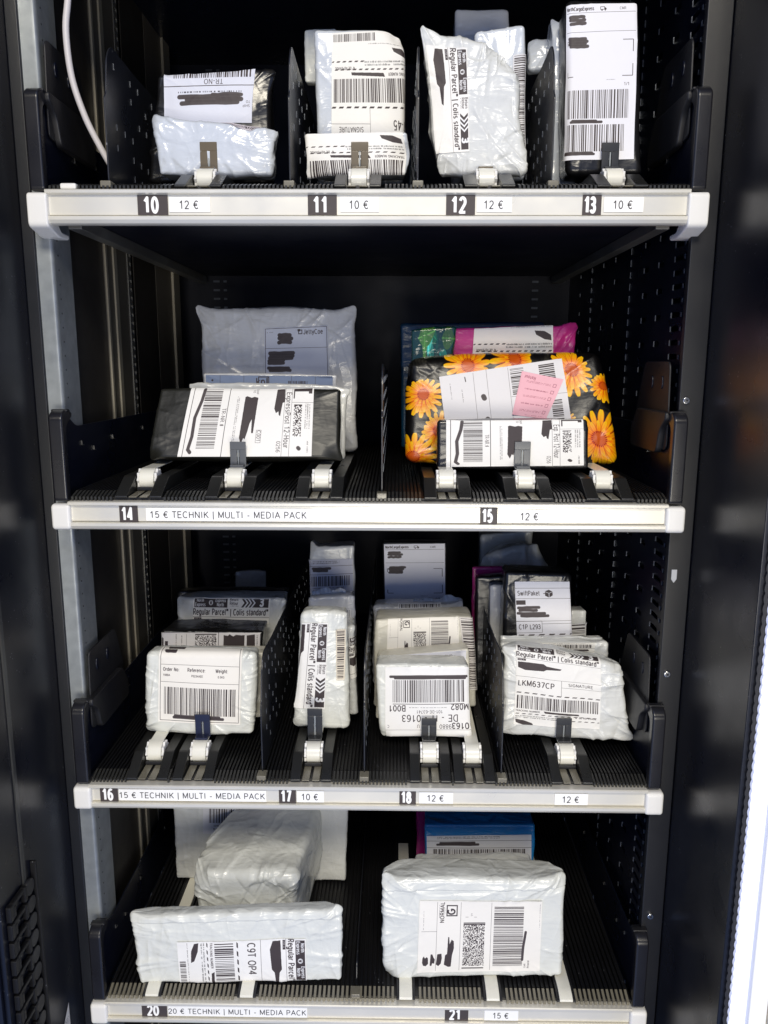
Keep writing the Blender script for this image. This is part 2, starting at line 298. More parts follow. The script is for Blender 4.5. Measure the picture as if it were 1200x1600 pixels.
class Cv:
    def __init__(s, w, h, bg=(.93,.92,.90), seed=1):
        s.w, s.h = int(w), int(h); s.a = np.ones((s.h, s.w, 3), np.float32)*np.array(bg, np.float32); s.r = random.Random(seed); s.n = np.random.RandomState(seed)
    def rect(s, x0, y0, x1, y1, col=INK):
        s.a[max(0, int(round(y0))):max(0, int(round(y1))), max(0, int(round(x0))):max(0, int(round(x1)))] = col; return s
    def blend(s, m, x, y, col):
        x, y = int(round(x)), int(round(y)); h, w = m.shape
        X0, Y0, X1, Y1 = max(0, x), max(0, y), min(s.w, x+w), min(s.h, y+h)
        if X1 <= X0 or Y1 <= Y0: return s
        k = m[Y0-y:Y1-y, X0-x:X1-x, None]; s.a[Y0:Y1, X0:X1] = s.a[Y0:Y1, X0:X1]*(1-k)+np.array(col, np.float32)*k; return s
    def text(s, t, x, y, px, rot=0, bold=0., col=INK, sx=1., anchor='c'):
        """x,y = middle of the string (anchor c) or its start (anchor l); rot counter-clockwise quarter turns in degrees"""
        m = np.rot90(text_mask(t, px, bold, sx), rot//90); h, w = m.shape
        if anchor == 'c': return s.blend(m, x-w/2, y-h/2, col)
        if rot == 0: return s.blend(m, x, y-h/2, col)
        if rot == 180: return s.blend(m, x-w, y-h/2, col)
        if rot == 90: return s.blend(m, x-w/2, y-h, col)
        return s.blend(m, x-w/2, y, col)
    def line(s, x0, y0, x1, y1, w=2, col=INK):
        if x0 == x1: return s.rect(x0-w/2, y0, x0+w/2, y1, col)
        if y0 == y1: return s.rect(x0, y0-w/2, x1, y0+w/2, col)
        return s.stroke([(x0, y0), (x1, y1)], w/2, col)
    def frame(s, x0, y0, x1, y1, w=3, col=INK):
        s.rect(x0,y0,x1,y0+w,col); s.rect(x0,y1-w,x1,y1,col); s.rect(x0,y0,x0+w,y1,col); s.rect(x1-w,y0,x1,y1,col); return s
    def bars(s, x0, y0, x1, y1, vert=True, unit=3., col=INK):
        p, e = (x0, x1) if vert else (y0, y1)
        while p < e:
            b = unit*s.r.choice([1, 1, 1, 2, 2, 3]); g = unit*s.r.choice([1, 1, 1.5, 2, 2.6])
            q = min(e, p+b)
            if vert: s.rect(p, y0, q, y1, col)
            else: s.rect(x0, p, x1, q, col)
            p = q+g
        return s
    def dashes(s, x0, y, x1, th=7, dash=26, gap=12, slant=True, vert=False, col=INK):
        p = x0
        while p < x1:
            q = min(p+dash, x1)
            if vert: s.poly([(y-th/2, p+(6 if slant else 0)), (y+th/2, p), (y+th/2, q-6), (y-th/2, q)], col)
            else: s.poly([(p, y+th/2), (p+(8 if slant else 0), y-th/2), (q, y-th/2), (q-(8 if slant else 0), y+th/2)], col)
            p = q+gap
        return s
    def poly(s, pts, col=INK):
        xs = [p[0] for p in pts]; ys = [p[1] for p in pts]
        X0, X1, Y0, Y1 = max(0, int(min(xs))), min(s.w, int(max(xs))+2), max(0, int(min(ys))), min(s.h, int(max(ys))+2)
        if X1 <= X0 or Y1 <= Y0: return s
        X = np.arange(X0, X1)[None, :]+.5; Y = np.arange(Y0, Y1)[:, None]+.5; ins = np.zeros((Y1-Y0, X1-X0), bool); n = len(pts)
        for i in range(n):
            (xa, ya), (xb, yb) = pts[i], pts[(i+1) % n]
            if ya == yb: continue
            c = ((ya > Y) != (yb > Y)) & (X < (xb-xa)*(Y-ya)/(yb-ya)+xa); ins ^= c
        s.a[Y0:Y1, X0:X1][ins] = col; return s
    def stroke(s, pts, r, col=INK, soft=1.2):
        P = np.array(pts, float); rr = r+3
        X0, X1 = max(0, int(P[:, 0].min()-rr)), min(s.w, int(P[:, 0].max()+rr)+1); Y0, Y1 = max(0, int(P[:, 1].min()-rr)), min(s.h, int(P[:, 1].max()+rr)+1)
        if X1 <= X0 or Y1 <= Y0: return s
        X = np.arange(X0, X1)[None, :]; Y = np.arange(Y0, Y1)[:, None]; D = np.full((Y1-Y0, X1-X0), 1e9)
        for a, b in zip(P[:-1], P[1:]):
            d = b-a; L = max(d@d, 1e-6); t = np.clip(((X-a[0])*d[0]+(Y-a[1])*d[1])/L, 0, 1)
            D = np.minimum(D, np.hypot(X-a[0]-t*d[0], Y-a[1]-t*d[1]))
        k = np.clip((r-D)/soft+.5, 0, 1).astype(np.float32); k *= (1-.10*s.n.rand(*k.shape)-.12*np.clip((D/max(r, 1))**4, 0, 1)).astype(np.float32) if r > 6 else 1
        return s.blend(k, X0, Y0, col)
    def scrib(s, x0, y0, x1, y1, r=8, n=3):
        """felt-pen redaction: overlapping strokes of uneven length filling the box"""
        w, h = x1-x0, y1-y0
        if w >= h:
            for i in range(n):
                y = y0+h*(i+.5)/n; a = s.r.uniform(0, .12)*w; b = s.r.uniform(.8, 1)*w
                pts = [(x0+a+(b-a)*t, y+s.r.uniform(-.12, .12)*h/n) for t in np.linspace(0, 1, 6)]; s.stroke(pts, r)
        else:
            for i in range(n):
                x = x0+w*(i+.5)/n; a = s.r.uniform(0, .12)*h; b = s.r.uniform(.7, 1)*h
                pts = [(x+s.r.uniform(-.12, .12)*w/n, y0+a+(b-a)*t) for t in np.linspace(0, 1, 6)]; s.stroke(pts, r)
        return s
    def blob(s, pts): return s.poly(pts)
    def micro(s, x0, y0, x1, y1, rows=3, vert=False, dens=.55, col=(.35,.33,.33)):
        """rows of print too small to read"""
        if vert:
            rh = (x1-x0)/rows
            for i in range(rows):
                p = y0
                while p < y1:
                    l = s.r.uniform(1.5, 4)
                    if s.r.random() < .83: s.rect(x0+rh*i, p, x0+rh*(i+dens)*1+rh*s.r.uniform(-.15, .1), min(p+l*.7, y1), col)
                    p += l+1
        else:
            rh = (y1-y0)/rows
            for i in range(rows):
                p = x0
                while p < x1:
                    l = s.r.uniform(1.5, 4)
                    if s.r.random() < .83: s.rect(p, y0+rh*i, min(p+l*.7, x1), y0+rh*(i+dens)+rh*s.r.uniform(-.15, .1), col)
                    p += l+1
        return s
    def stackcode(s, x0, y0, x1, y1, cell=4, col=INK):
        """stacked 2-D code (rows of short bars)"""
        nx, ny = int((x1-x0)/cell), int((y1-y0)/cell)
        for j in range(ny):
            for i in range(nx):
                if s.n.rand() < .5: s.rect(x0+i*cell, y0+j*cell, x0+(i+1)*cell, y0+(j+1)*cell, col)
        return s
    def image(s, name):
        im = bpy.data.images.new(name, s.w, s.h, alpha=False)
        g = np.ones((s.h, s.w, 4), np.float32); g[..., :3] = np.clip(s.a[::-1], 0, 1)
        im.pixels.foreach_set(g.ravel()); im.update(); im.pack(); return im
    def crop(s, x0, y0, x1, y1):
        s.a = s.a[int(y0):int(y1), int(x0):int(x1)].copy(); s.h, s.w = s.a.shape[:2]; return s
    def turned(s, k):
        s.a = np.rot90(s.a, k).copy(); s.h, s.w = s.a.shape[:2]; return s

def lab_regular(code, seed=1, H=760, W=560, sig=True):
    """the standard parcel label in its own reading direction"""
    c = Cv(W, H, seed=seed)
    c.rect(10, 6, 250, 62); c.text('North', 56, 20, 27, 0, .012, (.9,.9,.9), sx=.8); c.text('Express', 56, 46, 27, 0, .012, (.9,.9,.9), sx=.8)
    c.stroke([(129, 34), (129.1, 34)], 15, (.9,.9,.9)); c.stroke([(129, 34), (129.1, 39)], 5.5); c.stroke([(123, 29), (123.1, 30)], 2.2); c.stroke([(129, 25), (129.1, 26)], 2.2); c.stroke([(135, 29), (135.1, 30)], 2.2)
    c.text('Express', 202, 20, 27, 0, .012, (.9,.9,.9), sx=.8); c.text('North', 202, 46, 27, 0, .012, (.9,.9,.9), sx=.8)
    c.text('Return', 300, 15, 25, 0, .008, sx=.85); c.text('Retour', 300, 37, 25, 0, .008, sx=.85); c.micro(270, 50, 330, 58, 1)
    c.poly([(350, 6), (548, 6), (548, 60), (350, 60), (372, 33)])
    for k in range(3): c.poly([(366+k*26, 6), (378+k*26, 6), (402+k*26, 33), (378+k*26, 60), (366+k*26, 60), (390+k*26, 33)], (.92,.92,.92))
    c.text('3', 506, 33, 62, 0, .03, (.92,.92,.92))
    c.text('Regular Parcel™ | Colis standard™', 280, 92, 47, 0, .010, sx=.79)
    c.line(0, 118, W, 118, 2); c.rect(8, 122, 62, 138); c.text('USE A', 35, 130, 14, 0, 0, (.9,.9,.9))
    c.blob([(10, 150), (180, 146), (200, 160), (300, 170), (290, 182), (200, 190), (180, 206), (60, 214), (12, 196)])
    c.line(0, 268, W, 268, 2)
    c.text(code, 14, 326, 60, 0, .006, sx=.86, anchor='l')
    c.line(300, 268, 300, 400, 2); c.text('SIGNATURE', 430, 300, 32, 0, .006); c.line(300, 326, W, 326, 2)
    c.dashes(6, 405, W, 9, 38, 14)
    c.bars(14, 428, W-14, 540, True, 3.2)
    c.text('TRACKING NUMBER', 90, 560, 18, 0, .01); c.text("N° DE REPERAGE", 470, 590, 18, 0, .01)
    c.blob([(190, 548), (420, 556), (424, 570), (200, 566)])
    c.dashes(6, 584, W, 7, 30, 12)
    c.micro(8, 600, 330, 628, 2, col=(.2,.2,.2)); c.dashes(330, 622, W, 7, 30, 12)
    c.blob([(10, 634), (60, 640), (120, 664), (130, 684), (60, 680), (14, 660)])
    c.micro(10, 700, 300, 708, 1); c.bars(W*.45, 716, W-8, 752, True, 2.4)
    return c
def lab_express(seed, short=False):
    c = Cv(860 if not short else 860, 445, seed=seed)
    c.line(28, 0, 28, 445, 4); c.stroke([(100, 12), (92, 90), (66, 200), (70, 320), (58, 400), (74, 418)], 11)
    c.bars(108, 12, 228, 402, False, 3.2); c.text('TR-NR.#', 254, 200, 34, 270)
    c.line(278, 0, 278, 445, 5); c.micro(336, 60, 356, 380, 2, True)
    c.blob([(388, 62), (400, 56), (432, 66), (452, 60), (478, 66), (474, 200), (470, 300), (458, 300), (452, 210), (440, 240), (432, 290), (420, 340), (410, 330), (398, 372), (382, 330), (386, 200)])
    c.text('SHIP', 468, 24, 20, 270); c.text('TO', 446, 24, 20, 270)
    c.text('C001', 507, 320, 32, 270); c.frame(490, 280, 524, 362, 2)
    c.blob([(606, 10), (660, 6), (664, 96), (650, 100), (640, 190), (630, 182), (626, 158), (610, 170), (596, 140)])
    c.text('0256', 640, 390, 34, 270); c.line(664, 0, 664, 445, 1.5); c.line(712, 0, 712, 445, 2)
    c.text('ExpressPost 12-Hour' if not short else 'Exp. Post 12-Hour', 688, 215, 46, 270, 0.002, sx=.88)
    c.rect(722, 4, 730, 70); c.rect(722, 4, 842, 16); c.rect(724, 10, 850, 22); c.rect(826, 4, 850, 36)
    c.line(712, 96, 860, 96, 2)
    c.stackcode(730, 110, 784, 320, 6)
    c.rect(730, 110, 784, 116); c.micro(806, 104, 846, 270, 3, True); c.micro(826, 350, 842, 430, 1, True)
    c.stroke([(770, 392), (776, 398)], 12)
    return c
def lab_normal(seed, rot_txt=90):
    c = Cv(880, 500, (.93,.915,.88), seed)
    c.line(130, 10, 130, 490, 2); c.line(300, 10, 300, 490, 2); c.line(520, 10, 520, 490, 2)
    c.micro(32, 66, 38, 200, 1, True); c.line(20, 212, 130, 212, 2); c.line(20, 212, 20, 240, 1)
    c.text('NORMAL', 168, 76, 38, rot_txt, .01); c.micro(144, 30, 152, 120, 1, True); c.micro(184, 50, 190, 90, 1, True)
    c.frame(196, 30, 276, 108, 8); c.text('G', 236, 69, 68, rot_txt, .02)
    c.blob([(34, 400), (44, 386), (52, 402), (64, 392), (74, 400), (76, 440), (60, 456), (40, 452), (32, 430)])
    c.blob([(92, 374), (104, 372), (114, 396), (124, 410), (120, 440), (106, 436), (100, 456), (88, 452)])
    c.blob([(140, 372), (170, 368), (174, 400), (168, 440), (150, 458), (132, 446)])
    c.blob([(214, 250), (222, 250), (226, 300), (240, 268), (256, 280), (258, 330), (246, 380), (240, 462), (220, 464), (190, 448), (196, 380), (210, 370)])
    c.text('1/1', 380, 96, 16, 90); c.line(334, 114, 356, 114, 1.5); c.line(396, 114, 416, 114, 1.5)
    c.stackcode(322, 166, 478, 460, 4.5); c.rect(322, 152, 478, 158); c.rect(322, 160, 478, 168); c.rect(318, 470, 474, 478)
    c.bars(540, 40, 752, 462, False, 2.9); c.stroke([(770, 220), (756, 330), (752, 420)], 9)
    c.text('CMR', 772, 462, 16, 90); c.text('Priorid', 796, 452, 18, 90, .01); c.micro(866, 20, 872, 200, 1, True)
    return c
def lab_order():
    c = Cv(520, 480, (.93,.915,.88), 5)
    c.frame(10, 4, 508, 470, 3); c.scrib(40, 0, 150, 22, 7, 2); c.scrib(36, 34, 110, 50, 9, 2)
    c.line(14, 128, 504, 128, 2); c.line(14, 232, 504, 232, 2)
    c.text('Order No:', 26, 158, 27, 0, .010, sx=.9, anchor='l'); c.text('Reference:', 240, 158, 27, 0, .010, sx=.9); c.text('Weight:', 400, 158, 27, 0, .010, sx=.9)
    c.text('198BA', 52, 192, 16, 0, .01); c.text('P0234AEE', 245, 192, 16, 0, .01); c.text('0.5KG', 395, 192, 16, 0, .01)
    c.bars(36, 262, 486, 430, True, 3.4); c.scrib(60, 434, 450, 452, 9, 2)
    return c
def lab_deit():
    c = Cv(680, 560, (.93,.92,.90), 9)
    c.line(0, 60, 680, 60, 2); c.text('0163', 90, 96, 62, 0, .012); c.text('9880', 205, 90, 46); c.text('U', 420, 92, 36); c.text('C', 660, 92, 30)
    c.text('DE - IT - 0163', 330, 160, 72, 0, .004)
    c.text('101-DE-63741', 330, 212, 34); c.micro(190, 240, 490, 250, 1, col=(.3,.3,.3))
    c.text('M082', 90, 250, 62, 0, .010); c.text('B001', 590, 240, 62, 0, .010)
    c.rect(50, 268, 620, 273); c.bars(50, 284, 620, 460, True, 3.6); c.scrib(20, 470, 660, 492, 10, 2)
    c.turned(2); return c
def lab_cargo(seed=11, W=420, H=920):
    c = Cv(W, H, (.90,.90,.93), seed)
    c.text('NorthCargoExpress', 8, 26, 27, 0, .012, sx=.70, anchor='l')
    c.frame(206, 16, 232, 34, 3); c.poly([(232, 20), (242, 26), (242, 34), (232, 34)]); c.line(212, 37, 220, 37, 5); c.line(232, 37, 238, 37, 5)
    c.text('CMR', 340, 28, 20); c.line(8, 48, W-8, 48, 1.5)
    c.scrib(30, 60, 120, 120, 10, 3); c.line(8, 160, W-8, 160, 1.5)
    c.scrib(30, 190, 140, 250, 10, 4)
    for x, y, dx, dy in ((W-20, 210, -60, 70), (W-20, 420, -60, -70), (20, 210, 40, 30), (20, 420, 40, -30)):
        c.line(min(x, x+dx), y, max(x, x+dx), y, 4); c.rect(x-2, min(y, y+dy), x+2, max(y, y+dy))
    c.text('1/1', W-50, 470, 24); c.micro(250, 440, 300, 446, 1)
    c.bars(20, 500, W-40, 670, True, 3.3); c.scrib(40, 680, 230, 694, 8, 2); c.bars(20, 706, W-60, 868, True, 3.3); c.scrib(10, 872, 210, 888, 8, 2)
    return c
def lab_swift():
    c = Cv(360, 380, (.88,.88,.90), 13)
    c.line(0, 42, 360, 42, 2); c.text('SwiftPaket', 14, 76, 38, 0, .006, sx=.84, anchor='l')
    c.poly([(196, 62), (222, 52), (246, 64), (246, 88), (222, 102), (196, 90)]); c.line(196, 64, 222, 74, 3, (.85,.85,.87)); c.line(222, 74, 246, 64, 3, (.85,.85,.87)); c.line(222, 74, 222, 102, 3, (.85,.85,.87)); c.line(184, 76, 196, 76, 4)
    c.line(0, 108, 360, 108, 2); c.rect(4, 118, 66, 146)
    c.scrib(12, 156, 160, 190, 9, 2); c.scrib(12, 192, 215, 226, 9, 2)
    c.line(0, 252, 360, 252, 2); c.frame(-6, 250, 166, 326, 2); c.text('C1P L293', 14, 290, 40, 0, .004, sx=.84, anchor='l'); c.line(166, 270, 360, 270, 2)
    c.dashes(6, 340, 360, 8, 44, 22); c.bars(6, 356, 356, 380, True, 3)
    return c
def lab_jetty():
    c = Cv(400, 300, (.78,.80,.86), 15)
    c.frame(4, 4, 396, 330, 3); c.micro(16, 26, 56, 34, 1); c.line(4, 124, 396, 124, 2)
    c.scrib(88, 34, 170, 98, 12, 3); c.scrib(22, 146, 200, 190, 12, 3); c.scrib(26, 190, 120, 220, 10, 2); c.scrib(22, 236, 180, 262, 10, 2)
    c.frame(214, 18, 240, 44, 5); c.poly([(210,14),(226,14),(226,28),(210,28)]); c.text('JettyCoe', 312, 34, 36, 0, .008, sx=.9)
    return c
def lab_trno():
    c = Cv(560, 330, (.84,.85,.90), 17)
    c.turned(0); c.scrib(70, 120, 460, 180, 15, 3); c.scrib(60, 140, 250, 196, 12, 2); c.text('SHIP', 40, 110, 22, 0); c.text('TO', 30, 136, 22)
    c.bars(70, 196, 480, 206, True, 5, (.35,.35,.38)); c.rect(0, 238, 560, 243)
    c.text('TR-NO', 250, 270, 44); c.bars(20, 292, 500, 330, True, 3.8); c.turned(2)
    return c
def lab_strip(seed, W, H, vert=True, bg=(.88,.88,.88), unit=3.2):
    return Cv(W, H, bg, seed).bars(8, 8, W-8, H-8, vert, unit)
def lab_generic(seed, W, H, bg=(.88,.88,.88), rot=0):
    c = Cv(W, H, bg, seed); c.line(0, H*.2, W, H*.2, 2); c.scrib(W*.08, H*.24, W*.5, H*.36, H*.03+2, 2)
    c.line(0, H*.45, W, H*.45, 2); c.bars(W*.06, H*.5, W*.94, H*.8, True, 3); c.micro(W*.1, H*.84, W*.8, H*.95, 2); c.micro(W*.1, H*.05, W*.7, H*.15, 2)
    return c.turned(rot)
def lab_flat(W, H):   # strip label half hidden behind the parcel in front
    c = Cv(W, H, (.87,.86,.86), 21)
    c.stroke([(14, 40), (14, 90)], 6); c.rect(30, 60, 52, 110); c.micro(110, 10, 122, 110, 1, True, col=INK); c.micro(152, 20, 164, 110, 1, True, col=INK)
    c.line(190, 10, 190, 110, 1.5); c.stackcode(256, 18, 414, 112, 4.5); c.rect(256, 6, 414, 14); c.line(430, 0, 430, 120, 4)
    c.blob([(468, 14), (500, 20), (512, 8), (540, 24), (560, 12), (600, 16), (624, 14), (624, 110), (468, 112)])
    c.blob([(640, 16), (700, 8), (704, 110), (642, 112)]); c.micro(714, 10, 730, 110, 1, True, col=INK)
    return c
def lab_return():
    c = Cv(800, 400, (.88,.87,.88), 23)
    c.line(215, 10, 205, 390, 1.5); c.line(440, 10, 430, 390, 1.5); c.line(300, 0, 290, 400, 1.5); c.line(440, 200, 800, 214, 1.5)
    c.stroke([(262, 176), (266, 190)], 16); c.stroke([(270, 330), (262, 390)], 16)
    c.bars(452, 20, 540, 190, False, 3.4); c.bars(640, 20, 742, 130, False, 3.4); c.text('KET', 40, 360, 26, 270); c.micro(60, 60, 68, 170, 1, True); c.micro(130, 110, 138, 200, 1, True)
    c.bars(690, 250, 760, 392, False, 3.4); c.stroke([(160, 30), (162, 60)], 3)
    return c
def lab_pink():
    c = Cv(300, 300, (.92,.70,.75), 24); P = (.60,.30,.38)
    for k in range(5): c.frame(30, 30+k*50, 54, 54+k*50, 3, P); c.micro(70, 34+k*50, 250, 50+k*50, 1 if k % 2 else 2, col=P)
    c.micro(20, 8, 200, 16, 1, col=P); c.text('Retour', 235, 270, 30, 0, .006, P)
    c.turned(2); return c
def sunflower_canvas():
    W, H = 1040, 560; c = Cv(W, H, (.018,.016,.018), 31); a = c.a
    Y, X = np.mgrid[0:H, 0:W].astype(np.float32)
    rs = np.random.RandomState(4)
    # faint grey leaf shapes
    for k in range(26):
        cx, cy = rs.uniform(0, W), rs.uniform(0, H); th = rs.uniform(0, 6.28); L, w = rs.uniform(60, 130), rs.uniform(20, 42)
        dx, dy = X-cx, Y-cy; u = (dx*np.cos(th)+dy*np.sin(th))/L; v = (-dx*np.sin(th)+dy*np.cos(th))/w
        m = (np.abs(u) < 1) & (np.abs(v) < (1-u*u)); sh = .05+.09*np.clip(1-np.abs(v)*2, 0, 1)+.03*np.sin(u*20+np.abs(v)*9)
        a[m] = np.stack([sh*1.05, sh, sh*.85], -1)[m]
    fl = [(84,195,125),(165,385,125),(40,520,130),(320,50,145),(575,25,140),(870,85,145),(1015,170,90),(950,430,160),(800,340,55),(500,470,80)]
    for i, (cx, cy, R) in enumerate(fl):
        dx, dy = (X-cx), (Y-cy); th = np.arctan2(dy, dx); r = np.hypot(dx, dy)/R
        for layer, (n, ph, rm) in enumerate(((17, .3*i, 1.0), (15, .3*i+.9, .86), (13, .3*i+.4, .62))):
            q = (th*n/(2*np.pi)+ph); k = np.floor(q).astype(int) % n; fr = q-np.floor(q)-.5
            ln = rm*(.82+.18*np.sin(k*12.9898+layer*5+i)); wdt = .5*np.sqrt(np.clip(1-(r/ln)**3.2, 0, 1))*np.where(r/ln < .98, 1, 0)
            m = (np.abs(fr) < wdt) & (r < ln)
            t = np.clip(r/ln, 0, 1); g = np.clip(.05+.78*t**1.1-.05*layer+.07*np.cos(fr*22), 0, 1); edge = np.clip((np.abs(fr)/np.maximum(wdt, .01)-.7)/.3, 0, 1)
            vein = .10*np.clip(1-np.abs(fr)*14, 0, 1); col = np.stack([.93-.20*edge+0*t-vein, np.clip(.36+.50*g, 0, .82)*(1-.50*edge)-vein, .02+0*t], -1)
            red = np.clip(1-(t-.15)/.36, 0, 1)[..., None]; col = col*(1-red*.6)+np.array([.72,.13,.03])*red*.6
            a[m] = col[m]
        m = r < .20; z = .5+.5*np.sin(dx*.9)*np.sin(dy*.9)
        a[m] = np.stack([.62+.25*z, .22+.18*z, .04+0*z], -1)[m]
        m = (r > .19) & (r < .25) & (np.sin(th*23) > -.2); a[m] = (.55, .10, .03)
    return c
def leaf_canvas():
    c = Cv(300, 240, (.06,.22,.20), 33); rs = np.random.RandomState(2); Y, X = np.mgrid[0:240, 0:300].astype(np.float32)
    for k in range(22):
        cx, cy = rs.uniform(0, 300), rs.uniform(0, 240); th = rs.uniform(0, 6.28); L, w = rs.uniform(40, 80), rs.uniform(14, 30)
        dx, dy = X-cx, Y-cy; u = (dx*np.cos(th)+dy*np.sin(th))/L; v = (-dx*np.sin(th)+dy*np.cos(th))/w
        m = (np.abs(u) < 1) & (np.abs(v) < (1-u*u)); g = rs.uniform(.5, 1.3); base = np.array([(.10,.48,.32),(.20,.58,.52),(.05,.26,.22),(.35,.60,.25)][k % 4])*g
        c.a[m] = base; m2 = m & (np.abs(v) < .06); c.a[m2] = base*1.5
    return c

# ---------------------------------------------------------------- cabinet
Z0, Z1 = -1.45, 0.55
cab = empty('vending_cabinet', (0, 0, Z0), 'black steel vending machine cabinet around the four shelves, open at the front', 'vending machine')
XR, XL = .372, -.385
MB().box(-.43, .43, .670, .676, Z0, Z1).build('back_wall', NAVY, cab)
MB().box(-.43, .43, .0, .676, .36, .37).build('ceiling_panel', PAINT, cab)
MB().box(-.43, .43, -.02, .0, .30, .37).build('header_panel', PAINT, cab)
MB().box(-.43, .43, -.15, .676, Z0-.01, Z0).build('floor_panel', PAINT, cab)
def perf(name, X, cols, y0, y1, z0, z1, mat_, edge_mat, parent, sgn=-1, edge=.0012):
    """wall in a YZ plane with real slots: solid strips between the slot columns, bridges between the slots"""
    w = MB(); e = MB(); cur = y0; T = .0015
    for (ya, yb, pitch, h, za, zb) in cols:
        w.add([(X, cur, z0), (X, ya, z0), (X, ya, z1), (X, cur, z1)], [(0, 1, 2, 3)])
        z = z0; k = math.ceil((max(z0, za))/pitch)
        while k*pitch+h < min(z1, zb):
            zz = k*pitch
            w.add([(X, ya, z), (X, yb, z), (X, yb, zz), (X, ya, zz)], [(0, 1, 2, 3)])
            e.box(min(X, X+sgn*edge), max(X, X+sgn*edge), yb-.0007, yb+.0007, zz, zz+h)   # pale sliver added to draw the glint at the slot's far end
            w.add([(X, ya, zz), (X, yb, zz), (X-sgn*T*3, yb, zz), (X-sgn*T*3, ya, zz)], [(0, 1, 2, 3)])
            w.add([(X, ya, zz+h), (X, yb, zz+h), (X-sgn*T*3, yb, zz+h), (X-sgn*T*3, ya, zz+h)], [(0, 1, 2, 3)])
            z = zz+h; k += 1
        w.add([(X, ya, z), (X, yb, z), (X, yb, z1), (X, ya, z1)], [(0, 1, 2, 3)])
        cur = yb
    w.add([(X, cur, z0), (X, y1, z0), (X, y1, z1), (X, cur, z1)], [(0, 1, 2, 3)])
    o = new_obj(name, w.v, w.f, mat_, parent)
    o2 = e.build('slot_lip_glints', edge_mat, parent); o2['kind'] = 'stuff'
    return o
LIP_GLINT = mat('slot_edge_glint', (.22,.24,.28), .35, metal=.7)  # pale steel colour stands in for light catching the slot edges
A, B = -9, 9
MB().box(-.3964, -.3945, -.104, -.098, Z0, Z1).build('jamb_trim', DARKP, cab)
perf('side_wall', XR, [(.046,.050,.0165,.005,A,B), (.058,.084,.0165,.0065,A,B), (.125,.143,.033,.007,A,B), (.185,.203,.033,.007,A,B),
     (.262,.266,.0165,.009,A,B), (.33,.348,.033,.007,A,B), (.40,.418,.033,.007,A,B), (.49,.493,.0165,.008,A,B), (.56,.575,.033,.006,A,B)], .03, .67, Z0, Z1, PAINT, LIP_GLINT, cab)
MB().box(.392, .396, .03, .67, Z0, Z1).build('outer_wall', PAINT, cab)
# left inner wall is built of upright panels and trims
MB().box(-.425, -.421, .0, .67, Z0, Z1).build('outer_wall', PAINT, cab)
def px_wall(px, py=520, X=-.374):   # depth at which a line of the left wall shows at this photo column
    lo, hi = .0, .72
    for _ in range(40):
        m = (lo+hi)/2
        if at(px, py, m)[0] > X: lo = m
        else: hi = m
    return lo
y150, y168, y185, y203, y213, y232, y246, y272, y280 = [px_wall(p) for p in (150, 168, 185, 203, 213, 232, 246, 270, 279)]
MB().box(-.376, -.374, .085, y168, Z0, Z1).build('wall_panel', mat('umber_sheet', (.022,.019,.016), .55, metal=.3, roughvar=.1), cab)
MB().box(-.374, -.3725, y168, y203, Z0, Z1).build('wall_panel', mat('bronze_grey_sheet', (.08,.073,.06), .6, metal=.3, roughvar=.12, var=.2, varscale=4), cab)
for a_, b_ in ((y168, y168+.006), (y185-.012, y185)):
    MB().box(-.3725, -.3700, a_, b_, Z0, Z1).build('upright_trim', BROWNM, cab)
MB().box(-.374, -.3725, y213, y246, Z0, Z1).build('wall_panel', mat('umber_sheet', (.022,.019,.016), .55, metal=.3, roughvar=.1), cab)
MB().box(-.374, -.3722, y246, y272, Z0, Z1).build('wall_panel', mat('brown_grey_sheet', (.09,.08,.066), .55, metal=.2, roughvar=.12), cab)
MB().box(-.374, -.368, y272, y280, Z0, Z1).build('upright_trim', BROWNM, cab)
# slotted upright strip
s = MB(); z = Z0
while z < Z1:
    s.box(-.3735, -.3712, y203, y203+.012, z, z+.0072); z += .0125
for q in (y203-.0015, y203+.012): s.box(-.3735, -.3712, q, q+.0015, Z0, Z1)
o = s.build('slotted_upright', GALVD, cab); o['kind'] = 'stuff'
MB().box(-.380, -.3738, y203, y203+.012, Z0, Z1).build('upright_backing', BLACKP, cab)
# pale bars drawn as glints of the back wall slots next to the corners
for xs in (-.318, .305):
    b = MB(); z = Z0
    while z < Z1:
        b.box(xs-.006, xs+.006, .6685, .6699, z, z+.0035); b.box(xs+.014, xs+.020, .6685, .6699, z, z+.0035) if xs < 0 else None; z += .0165
    o = b.build('back_slot_glints', mat('slot_glint', (.10,.11,.13), .4, metal=.5), cab); o['kind'] = 'stuff'
# galvanised upright on the left, with a perforated flange
pr = [(-.3830,.0300)]+[(-.3690+.0048*math.sin(t), .0360-.0048*math.cos(t)) for t in np.linspace(0, math.pi/2, 7)]+[(-.3642,.0830),(-.3656,.0830),(-.3656,.0366),(-.3700,.0324),(-.3830,.0312)]
o = MB().prism(pr, 'z', Z0, Z1).build('galvanised_upright', GALV, cab, smooth=False)
h = MB(); z = Z0
while z < Z1: h.cyl((-.3642, .0445, z), .0011, 'x', .0003, 8); z += .0165
o = h.build('flange_holes', BLACKP, cab); o['kind'] = 'stuff'
